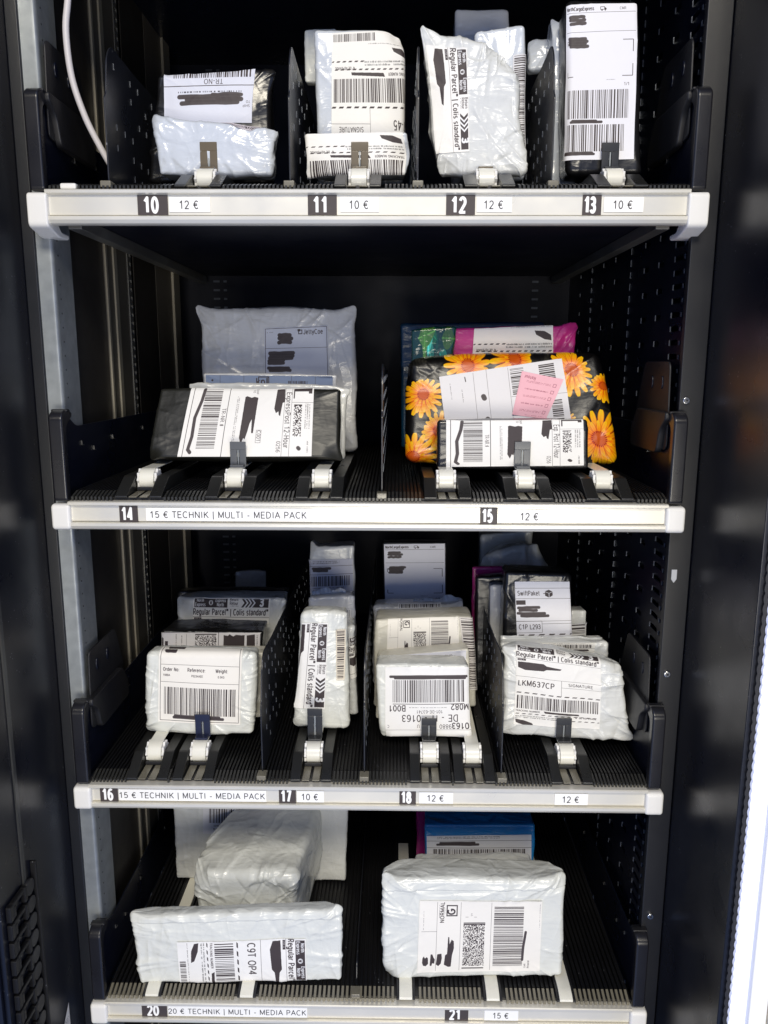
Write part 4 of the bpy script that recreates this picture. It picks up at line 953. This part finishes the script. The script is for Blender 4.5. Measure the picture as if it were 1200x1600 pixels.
        Fs = np.concatenate([quads(idx[:, 0, :], False), quads(idx[:, ny, :], True), quads(idx[0, :, :], True), quads(idx[nx, :, :], False), quads(idx[:, :, 0], True), quads(idx[:, :, nz], False)])
        base = (s.F[2]+s.F[3])/2+np.array([0, s.hd, 0]); base[2] = P[:, 2].min()
        o = new_obj(name, P, Fs.tolist(), matl, None, True, base, uv=np.stack([(a[:, 0]+1)/2, (a[:, 2]+1)/2], 1))
        tag(o, label, cat, group)
        for i, (uv, img, extra) in enumerate(s.lab if hasattr(s, 'lab') else ()):
            mm = 80; U_, V_ = np.meshgrid(np.linspace(0, 1, mm+1), np.linspace(0, 1, mm+1)); q = np.array(uv)[:, :]
            uu = (1-U_)*V_*q[0][0]+U_*V_*q[1][0]+U_*(1-V_)*q[2][0]+(1-U_)*(1-V_)*q[3][0]; vv = (1-U_)*V_*q[0][1]+U_*V_*q[1][1]+U_*(1-V_)*q[2][1]+(1-U_)*(1-V_)*q[3][1]
            x = (2*uu-1)*s.hw; zz = (2*vv-1)*s.hh; y = np.full_like(x, -s.hd)
            ex = np.maximum(np.abs(x)-s.hw, 0); y += ex; x = np.clip(x, -s.hw, s.hw); ez = np.maximum(np.abs(zz)-s.hh, 0); y += ez; zz = np.clip(zz, -s.hh, s.hh); y = np.minimum(y, s.hd)
            rl = random.Random(s.seed*7+i); cu, cv = rl.choice([(0, 0), (1, 0), (1, 1), (0, 1)]); lift = .0005+.0005*i+rl.uniform(.0008, .0022)*np.exp(-((U_-cu)**2+(V_-cv)**2)/.012)+.0004*np.exp(-np.minimum(np.minimum(U_, 1-U_), np.minimum(V_, 1-V_))/.02)
            P2, _ = s.S(np.stack([x.ravel(), y.ravel(), zz.ravel()], 1), lift.ravel())
            g = np.arange((mm+1)**2).reshape(mm+1, mm+1); f = np.stack([g[:-1, :-1], g[:-1, 1:], g[1:, 1:], g[1:, :-1]], -1).reshape(-1, 4)
            lo_ = new_obj('shipping_label' if not extra else extra[0], P2, f.tolist(), paper(img) if not (len(extra) > 1) else extra[1], o, True, uv=np.stack([U_.ravel(), V_.ravel()], 1))
        return o
def flap(parent, P0, P1, h, amp=.002, seed=0, matl=None, up=(0, 0, 1), slope=0., jag=.15, name='seal_flap', n=40):
    """sealed edge strip of a mailer: a thin wavy sheet with thickness standing on the line P0-P1"""
    rs = np.random.RandomState(seed); P0, P1, up = np.array(P0, float), np.array(P1, float), np.array(up, float); V = []; F = []; m = 6; ph = rs.uniform(0, 6, 4)
    for side in (0, 1):
        for j in range(m+1):
            for i in range(n+1):
                t = i/n; hh = h*(1-slope*t)*(1+jag*math.sin(5*t+ph[0])*.5+jag*.5*math.sin(13*t+ph[1])); w = j/m
                P = P0+(P1-P0)*t+up*hh*w+np.array([0, 1, 0])*(amp*w*(math.sin(17*t+ph[2])+.6*math.sin(41*t+ph[3]+w*2)))+np.array([0, .0007*side, 0]); V.append(P)
    g = np.arange(2*(m+1)*(n+1)).reshape(2, m+1, n+1)
    for side in (0, 1):
        q = np.stack([g[side, :-1, :-1], g[side, :-1, 1:], g[side, 1:, 1:], g[side, 1:, :-1]], -1).reshape(-1, 4); F += (q if side == 0 else q[:, ::-1]).tolist()
    for i in range(n): F += [[g[0,m,i], g[0,m,i+1], g[1,m,i+1], g[1,m,i]]]
    for j in range(m): F += [[g[0,j,0], g[0,j+1,0], g[1,j+1,0], g[1,j,0]], [g[0,j,n], g[1,j,n], g[1,j+1,n], g[0,j+1,n]]]
    F = [[int(a) for a in q] for q in F]
    return new_obj(name, V, F, matl or parent.data.materials[0], parent, True)
def make(name, label, matl, q, row, labels=(), group=None, cat='parcel', n=64, flaps=(), **kw):
    p = Parcel(q, row, **kw); p.labels_uv(labels); o = p.build(name, label, cat, matl, group, n)
    for (t0, t1, h, kw2) in flaps:   # flap on the top edge between two fractions of its width
        mid = lambda t: p.F[0]*(1-t)+p.F[1]*t+p.W*p.hd*.9-p.V*.002
        flap(o, mid(t0), mid(t1), h, up=p.V+p.W*kw2.get('tilt', 0), **{k: v for k, v in kw2.items() if k != 'tilt'})
    z = ROWZ[row]
    print('PARCEL %-48s Y %.3f  h %.3f w %.3f bottom-rest %.3f' % (label[:48], p.Y, 2*p.hh, 2*p.hw, min(p.F[2][2], p.F[3][2])-z))
    return o
PX = True
def img(c, n='label_print'): return c.image(n)

# --- row 1
make('mailer', 'black mailer with upside-down label TR-NO, behind the crinkled pale parcel', BAGB, (246,118,420,108,425,290,232,290), 1, [((256,114,396,111,394,192,258,194), PX, img(lab_trno()))],
     Y=.115, t=.035, drop=True, rad=.010, crease=(40,.0018), corner=(9,.003), seed=1, bulge=.004, ears=((1,1,(.006,.002),.02),))
make('parcel', 'small crinkled pale blue-white parcel at number 10', BAGL, (240,182,428,200,424,282,248,284), 1, [((345,190,408,196,392,205,374,201), PX, img(lab_strip(3,160,40,True,(.75,.72,.74))))],
     Y=.068, t=.038, drop=True, rad=.009, crease=(70,.0018), corner=(8,.0022), seed=2, bulge=.002, lo=.002, ears=((-1,1,(-.003,.003),.010),(1,1,(.004,-.001),.012)))
pc = lab_regular('47-45', 3, 760, 560); pc.text('47-45', 60, 360, 60, 0, 0)
im_reg2 = img(lab_regular('47-45', 41).crop(0,262,560,760).turned(2))
make('mailer', 'tall pale mailer with long upside-down label marked SIGNATURE, at number 11', BAGL, (490,45,632,47,631,235,497,235), 1, [((519,52,640,46,650,215,518,213), PX, im_reg2)],
     Y=.118, t=.045, drop=True, rad=.010, crease=(22,.0011), corner=(5,.0016), seed=3, ears=((1,1,(-.006,-.004),.016),))
o = make('mailer', 'white folded mailer edge showing left of the tall mailer at number 11', BAGW, (476,47,525,45,522,128,477,128), 1, Y=.172, t=.018, drop=False, rad=.005, crease=(12,.001), corner=(3,.001), seed=33, rest=.10, n=40)
im11 = img(lab_regular('47-45', 42).crop(0,446,560,700).turned(2))
make('parcel', 'box covered by an upside-down label, at number 11', BAGL, (477,208,636,206,634,268,482,270), 1, [((474,210,629,206,632,274,484,276), PX, im11)],
     Y=.068, t=.04, drop=True, rad=.006, crease=(26,.0010), corner=(5,.0014), seed=4, ears=((-1,-1,(-.003,0),.012),(1,0,(.004,0),.014)))
make('parcel', 'dull blue-grey box standing behind the crumpled parcels at number 12', BAGD, (712,15,795,15,800,120,708,120), 1, Y=.20, t=.05, drop=True, rad=.006, crease=(14,.0008), seed=5, n=40)
make('mailer', 'smooth pale mailer with a barcode down its right edge, at number 12', BAGL, (742,50,820,38,820,282,745,282), 1, [((801,86,826,82,824,240,800,242), PX, img(lab_strip(51,90,620,False,(.86,.86,.88),3.4)))],
     Y=.092, t=.045, drop=True, rad=.009, crease=(18,.0012), corner=(5,.0018), seed=6)
E2 = make('parcel', 'crumpled white parcel with sideways Regular Parcel label, at number 12', BAGG, (662,56,800,74,822,282,682,280), 1, [((668,80,729,76,733,237,681,240), PX, img(lab_regular('47-45', 52, 250, 560).turned(3)))],
     Y=.062, t=.028, drop=True, rad=.008, crease=(95,.0030), corner=(12,.0035), seed=7, lo=.004, bulge=.004, flatlab=.15, ears=((-1,1,(-.003,.013),.022),(1,1,(-.008,-.008),.022),(-1,-1,(.004,0),.014)), n=90)
make('mailer', 'tall black mailer with a long NorthCargoExpress label, at number 13', BAGB, (884,-2,1000,-2,1004,262,886,266), 1, [((882,8,996,4,990,248,876,250), PX, img(lab_cargo()))],
     Y=.073, t=.05, drop=True, rad=.016, crease=(18,.0012), corner=(4,.0018), seed=8, bulge=.001, lo=.002)
make('mailer', 'pale blue mailer seen edge-on left of the tall black parcel at number 13', BAGL, (864,30,906,60,900,278,860,280), 1, Y=.125, t=.05, drop=True, rad=.007, crease=(40,.003), corner=(6,.0025), seed=9, lo=.003, ears=((-1,1,(0,.006),.01),), n=48)
make('mailer', 'pale blue bag corner behind the divider left of number 13', BAGL, (830,66,864,60,864,105,828,108), 1, Y=.16, t=.02, rest=.10, rad=.005, crease=(14,.0018), seed=10, n=36, ears=((-1,1,(-.003,.002),.012),))

# --- row 2
o = make('mailer', 'large blue-grey mailer with JettyCoe label at the back of the second shelf', BAGD, (312,484,553,484,556,640,322,640), 2, [((414,512,512,508,514,588,415,588), PX, img(lab_jetty()))],
     Y=.28, t=.035, drop=True, rad=.012, crease=(60,.0014), corner=(16,.0024), seed=11, bulge=.006, lo=.003, ears=((-1,1,(-.010,.008),.016),(1,1,(.004,.008),.014)), n=90)
c = Cv(800, 70, (.50,.56,.68), 61)
for k in range(5): c.line(90+k*150, 0, 90+k*150, 70, 2)
c.text('kpl', 360, 40, 60, 0, .01); c.frame(330, 5, 400, 66, 6); c.stroke([(40, 30), (41, 30)], 6); c.bars(520, 30, 640, 50, True, 3)
make('mailer', 'flat blue mailer with printed strip, between the JettyCoe mailer and the black express parcel', BAGD, (318,584,526,586,526,640,318,640), 2, [((322,586,520,588,520,606,322,604), PX, img(c))],
     Y=.205, t=.018, drop=True, rad=.004, crease=(10,.0008), seed=12, n=48)
make('mailer', 'white mailer whose upper edge shows just behind the black express parcel', BAGG, (294,599,540,602,538,640,300,640), 2, Y=.165, t=.016, drop=True, rad=.005, crease=(30,.0014), corner=(6,.002), seed=13, ears=((1,1,(.006,-.006),.012),), n=60)
make('parcel', 'wide charcoal parcel with a large ExpressPost 12-Hour label on the second shelf', BAGO, (250,606,532,608,529,716,230,716), 2, [((300,605,491,608,487,713,277,714), PX, img(lab_express(71)))],
     Y=.074, lean=.042, t=.06, rad=.009, crease=(20,.0009), corner=(5,.0012), seed=14, bulge=.003, lo=.002, ears=((1,-1,(.006,-.003),.012),(-1,-1,(-.002,-.002),.010)), n=90, back=(0,0,-.012), drop=False)
make('mailer', 'dark blue bag at the back of the second shelf behind the pink one', BAGN, (626,506,852,503,852,600,628,600), 2, Y=.33, t=.03, drop=True, rad=.007, crease=(20,.001), seed=15, n=50)
make('mailer', 'green leaf-patterned bag peeking out left of the pink bag', film('leaf_print_film', (1,1,1), .15, .8, 1.2, img(leaf_canvas())), (642,514,712,511,690,620,644,620), 2, Y=.186, t=.016, drop=True, rad=.006, crease=(40,.002), corner=(6,.002), seed=16, lo=.004, n=48)
make('mailer', 'magenta bag with white address label behind the sunflower parcel', BAGP, (694,514,900,507,903,610,660,610), 2, [((741,514,864,508,864,556,738,556), PX, img(lab_regular('', 73).crop(0,556,560,706).turned(2)))],
     Y=.205, t=.035, drop=True, rad=.008, crease=(40,.0020), corner=(10,.0030), seed=17, lo=.003, ears=((1,1,(.003,.003),.012),))
sun = film('sunflower_film', (1,1,1), .38, .08, .5, img(sunflower_canvas()))
make('parcel', 'large black parcel printed with orange sunflowers, white label and pink sticker', sun, (638,560,938,550,972,734,632,734), 2,
     [((686,590,878,560,892,662,698,678), PX, img(lab_return())), ((815,581,880,594,852,656,799,650), PX, img(lab_pink()), 'pink_sticker')],
     Y=.115, lean=.035, t=.085, drop=True, rad=.026, crease=(40,.0016), corner=(10,.0022), seed=18, bulge=.006, lo=.003, n=90, taper=.93)
make('parcel', 'small black box with Exp. Post label in front of the sunflower parcel', BAGB, (684,658,918,656,920,722,684,728), 2, [((697,657,911,654,912,727,697,729), PX, img(lab_express(72, True)))],
     Y=.074, t=.04, drop=True, rad=.007, crease=(16,.0010), corner=(6,.0016), seed=19, n=72)

# --- row 3, first lane
make('parcel', 'flat dim card parcel far back in the first lane of the third shelf', BAGD, (368,893,415,893,415,930,368,930), 3, Y=.56, t=.01, rest=.1, rad=.002, crease=(2,.0003), seed=20, n=24)
make('mailer', 'thin black bag just behind the Regular Parcel mailer in the first lane', BAGB, (276,923,452,923,450,960,276,960), 3, Y=.335, t=.03, drop=True, rad=.007, crease=(30,.0016), corner=(6,.002), seed=21, n=50)
make('parcel', 'grey parcel with horizontal Regular Parcel label in the first lane of the third shelf', BAGG, (276,936,446,934,440,1000,278,1000), 3, [((302,932,423,934,420,974,302,972), PX, img(lab_regular('', 81, 155, 560)))],
     Y=.262, t=.05, drop=True, rad=.011, crease=(50,.0016), corner=(9,.0024), seed=22, lo=.003, ears=((-1,1,(-.003,.0),.014),))
make('mailer', 'glossy black parcel with a row of codes and redactions, behind the Order No parcel', BAGB, (254,986,410,988,408,1100,254,1100), 3, [((252,988,407,989,406,1014,252,1014), PX, img(lab_flat(740,120)))],
     Y=.175, t=.06, drop=True, rad=.005, crease=(36,.0016), corner=(6,.0018), seed=23, lo=.002)
make('parcel', 'cream parcel just showing at the right edge behind the Order No parcel', BEIGE, (252,1022,412,1020,410,1128,250,1128), 3, Y=.128, t=.035, drop=True, rad=.006, crease=(30,.0012), corner=(6,.0016), seed=24, n=48)
make('parcel', 'padded white parcel labelled Order No, Reference and Weight', BAGW, (228,1020,401,1022,395,1148,228,1146), 3, [((249,1004,379,1008,376,1132,248,1126), PX, img(lab_order()))],
     Y=None, t=.033, rad=.012, crease=(46,.0022), corner=(13,.0026), seed=25, bulge=.004, lo=.002, flatlab=.12, n=90, ears=((-1,-1,(-.002,-.001),.01),))
# second lane
make('parcel', 'tall grey-white box with upper barcode at the back of lane 17', BAGG, (484,856,553,852,553,940,484,940), 3, [((482,874,551,872,551,922,482,926), PX, img(lab_generic(83,280,200,(.80,.80,.84))))],
     Y=.30, t=.05, drop=True, rad=.008, crease=(24,.0014), corner=(6,.002), seed=26, ears=((-1,1,(0,.010),.008),), n=50)
make('mailer', 'crumpled pale blue mailer in the middle of lane 17', BAGD, (482,934,554,930,556,990,482,990), 3, [((500,952,548,950,548,966,500,966), PX, img(lab_strip(84,200,60)))], Y=.215, t=.04, drop=True, rad=.010, crease=(44,.002), corner=(8,.0025), seed=27, lo=.003, n=48, flaps=((.05,.8,.008,dict(seed=4,jag=.5,amp=.003)),))
make('parcel', 'white parcel with a label wrapped round its edge, behind the narrow one in lane 17', BAGG, (468,985,552,980,558,1090,466,1090), 3, [((545,995,572,992,570,1055,545,1060), PX, img(lab_regular('C1', 85, 300, 200)))],
     Y=.140, t=.05, drop=True, rad=.008, crease=(30,.0016), corner=(6,.002), seed=28, n=48)
make('parcel', 'narrow white parcel with sideways Regular Parcel label at number 17', BAGW, (472,958,541,958,546,1140,460,1136), 3, [((473,972,513,972,508,1106,460,1104), PX, img(lab_regular('', 86, 170, 560).turned(3))), ((525,982,540,982,538,1060,526,1060), PX, img(lab_strip(87,70,280,False,(.88,.84,.76),2.6)))],
     Y=None, t=.035, rad=.012, crease=(40,.0018), corner=(9,.0024), seed=29, lo=.002, bulge=.003, n=90, ears=((-1,-1,(-.002,-.002),.01),))
# third lane
make('mailer', 'tall dark label-fronted parcel NorthCargoExpress at the back of lane 18', BAGB, (598,847,698,847,700,960,598,960), 3, [((600,850,695,849,696,950,602,950), PX, img(lab_cargo(88, 420, 560)))],
     Y=.33, t=.03, drop=True, rad=.004, crease=(8,.0006), seed=30, n=40)
make('mailer', 'crumpled pale blue mailer across lane 18 in front of the NorthCargoExpress parcel', BAGD, (584,948,722,946,716,1000,584,1000), 3, [((622,940,690,938,690,950,622,952), PX, img(lab_strip(89,280,50)))], Y=.245, t=.045, drop=True, rad=.011, crease=(50,.0022), corner=(9,.003), seed=31, lo=.003,
     ears=((1,1,(.003,.006),.012),), n=60, flaps=((.45,.98,.009,dict(seed=3,jag=.5,amp=.003)),))
make('parcel', 'cream parcel with sideways NORMAL label and boxed G in lane 18', BEIGE, (586,968,738,964,746,1092,584,1080), 3, [((606,966,716,963,718,1032,604,1036), PX, img(lab_normal(90, 270))), ((717,964,748,966,752,1080,733,1076), PX, img(lab_strip(91,110,460,False,(.84,.82,.80),3.4)))],
     Y=.165, t=.055, drop=True, rad=.010, crease=(24,.0012), corner=(5,.0016), seed=32, lo=.002)
make('parcel', 'flat cream parcel wedged right behind the DE - IT - 0163 parcel', BEIGE, (588,1026,732,1014,736,1100,588,1100), 3, [((590,1026,728,1016,728,1030,590,1040), PX, img(lab_cargo(92, 420, 60)))], Y=.130, t=.03, drop=True, rad=.005, crease=(14,.0008), seed=34, n=48)
make('parcel', 'white parcel with upside-down label DE - IT - 0163', BAGW, (586,1038,732,1040,735,1150,594,1152), 3, [((602,1042,734,1042,736,1151,602,1152), PX, img(lab_deit()))],
     Y=None, t=.042, rad=.009, crease=(24,.0012), corner=(7,.0018), seed=35, lo=.0015, bulge=.002, n=90, ears=((-1,-1,(.002,-.002),.01),))
# fourth lane
make('parcel', 'upright pale parcel at the very back of the right lane', BAGW, (752,836,832,828,832,900,752,900), 3, Y=.42, t=.05, drop=True, rad=.008, crease=(20,.0015), seed=36, n=40)
make('mailer', 'crumpled grey mailer slumped at the back of the right lane', BAGW, (752,868,850,846,872,930,742,930), 3, Y=.34, t=.05, drop=True, rad=.012, crease=(60,.003), corner=(10,.004), seed=37, lo=.005, n=60, ears=((-1,1,(.004,-.006),.02),(1,1,(-.010,-.004),.03)))
make('mailer', 'magenta bag showing as a strip in the right lane', BAGP, (738,886,872,888,874,960,740,960), 3, Y=.29, t=.02, drop=True, rad=.005, crease=(20,.0014), seed=38, n=40)
make('mailer', 'black mailer between the magenta strip and the SwiftPaket parcel', BAGB, (744,902,868,896,868,960,746,960), 3, Y=.245, t=.03, drop=True, rad=.006, crease=(24,.0014), seed=62, n=40)
make('parcel', 'grey parcel edge-on left of the SwiftPaket parcel', BAGD, (766,915,800,915,800,1000,766,1000), 3, Y=.225, t=.04, drop=True, rad=.004, crease=(10,.0008), seed=39, n=36)
make('parcel', 'pale parcel with barcoded corner right of the SwiftPaket parcel', BAGG, (850,958,916,954,918,1010,850,1010), 3, [((880,974,916,972,916,1000,880,1002), PX, img(lab_strip(93,120,90,False)))], Y=.20, t=.03, drop=True, rad=.005, crease=(24,.0016), seed=40, n=36)
make('parcel', 'black parcel with SwiftPaket label C1P L293', BAGB, (790,893,893,896,902,1010,786,1010), 3, [((804,908,889,908,896,998,808,1000), PX, img(lab_swift()))],
     Y=.165, t=.055, drop=True, rad=.012, crease=(30,.0018), corner=(8,.0025), seed=41, bulge=.001)
make('parcel', 'grey-white mailer with upside-down label behind the LKM637CP parcel', BAGG, (782,1004,950,1004,948,1080,784,1080), 3, [((840,1004,930,1004,928,1020,840,1022), PX, img(lab_generic(94,380,90,(.88,.87,.84),2)))], Y=.125, t=.035, drop=True, rad=.008, crease=(30,.0016), corner=(7,.002), seed=42, n=60, flaps=((.02,.97,.005,dict(seed=5,jag=.4,amp=.002)),))
make('parcel', 'crumpled white parcel labelled LKM637CP with its corners flaring outwards', BAGG, (792,1010,970,1040,984,1156,786,1148), 3, [((808,1004,938,1024,936,1138,802,1130), PX, img(lab_regular('LKM637CP', 95, 680, 560)))],
     Y=None, t=.04, rad=.010, crease=(60,.0024), corner=(12,.003), seed=43, lo=.003, bulge=.004, n=100, flatlab=.3, ears=((1,-1,(.008,-.004),.014),(-1,1,(-.006,-.004),.012),(1,1,(.003,-.002),.010),(-1,-1,(-.004,0),.012)))

# --- row 4
make('mailer', 'large flat white mailer standing at the back left of the lowest shelf', BAGG, (270,1215,545,1215,540,1386,276,1388), 4, [((318,1215,478,1215,478,1300,318,1300), PX, img(lab_generic(101,640,400,(.86,.86,.88))))],
     Y=.235, t=.03, rad=.008, crease=(30,.0012), corner=(8,.002), seed=44, bulge=.003, lo=.002, drop=True)
make('parcel', 'lumpy grey-white parcel lying behind the long white one on the lowest shelf', BAGW, (300,1366,462,1366,462,1450,314,1450), 4, Y=.100, t=.15, rad=.016, crease=(90,.0040), corner=(16,.0045), seed=45, lo=.006, facet=.0040, bulge=.006, drop=True, back=(.020,0,.022), taper=1.02, n=100, ears=((-1,1,(-.004,-.002),.014),))
make('parcel', 'long white parcel with sideways label C9T OP4 on the lowest shelf', BAGW, (206,1434,532,1424,534,1532,220,1536), 4, [((278,1468,478,1465,480,1536,282,1538), PX, img(lab_regular('C9T OP4', 102, 760, 270).turned(3)))],
     Y=None, folds=((.82,0,.0012,-1,1),), t=.024, rad=.008, crease=(60,.0020), corner=(14,.0028), seed=46, bulge=.003, lo=.003, n=110, flatlab=.2, ears=((-1,1,(-.004,.003),.012),(1,1,(0,.003),.012)))
make('mailer', 'magenta bag strip on the lowest shelf left of the cyan blue parcel', BAGP, (651,1240,670,1240,670,1330,652,1330), 4, Y=.29, t=.05, drop=True, rad=.004, crease=(14,.0012), seed=47, n=30)
make('parcel', 'cyan blue parcel with white address strip on the lowest shelf', BAGC, (664,1289,836,1289,832,1400,666,1400), 4, [((667,1305,830,1303,830,1346,667,1346), PX, img(lab_generic(103,660,170,(.84,.84,.85))))], Y=.178, t=.075, drop=True, rad=.006, crease=(24,.0012), corner=(6,.0016), seed=48)
make('parcel', 'grey-white parcel squeezed between the cyan one and the large white one', BAGG, (648,1352,834,1350,834,1420,648,1420), 4, Y=.137, t=.03, drop=True, rad=.008, crease=(50,.0018), corner=(8,.002), seed=49, lo=.003, n=60)
make('parcel', 'large white parcel with NORMAL label and boxed G above number 21', BAGW, (597,1374,884,1376,879,1526,598,1530), 4, [((656,1406,847,1406,843,1516,652,1518), PX, img(lab_normal(104)))],
     Y=None, folds=((.80,.02,.0014,-1,1),), t=.052, rad=.013, crease=(60,.0022), corner=(12,.0030), seed=50, bulge=.001, lo=.003, n=120, flatlab=.1, ears=((-1,-1,(.004,-.002),.014),(1,1,(.002,.003),.014),(-1,1,(-.001,.003),.014)))
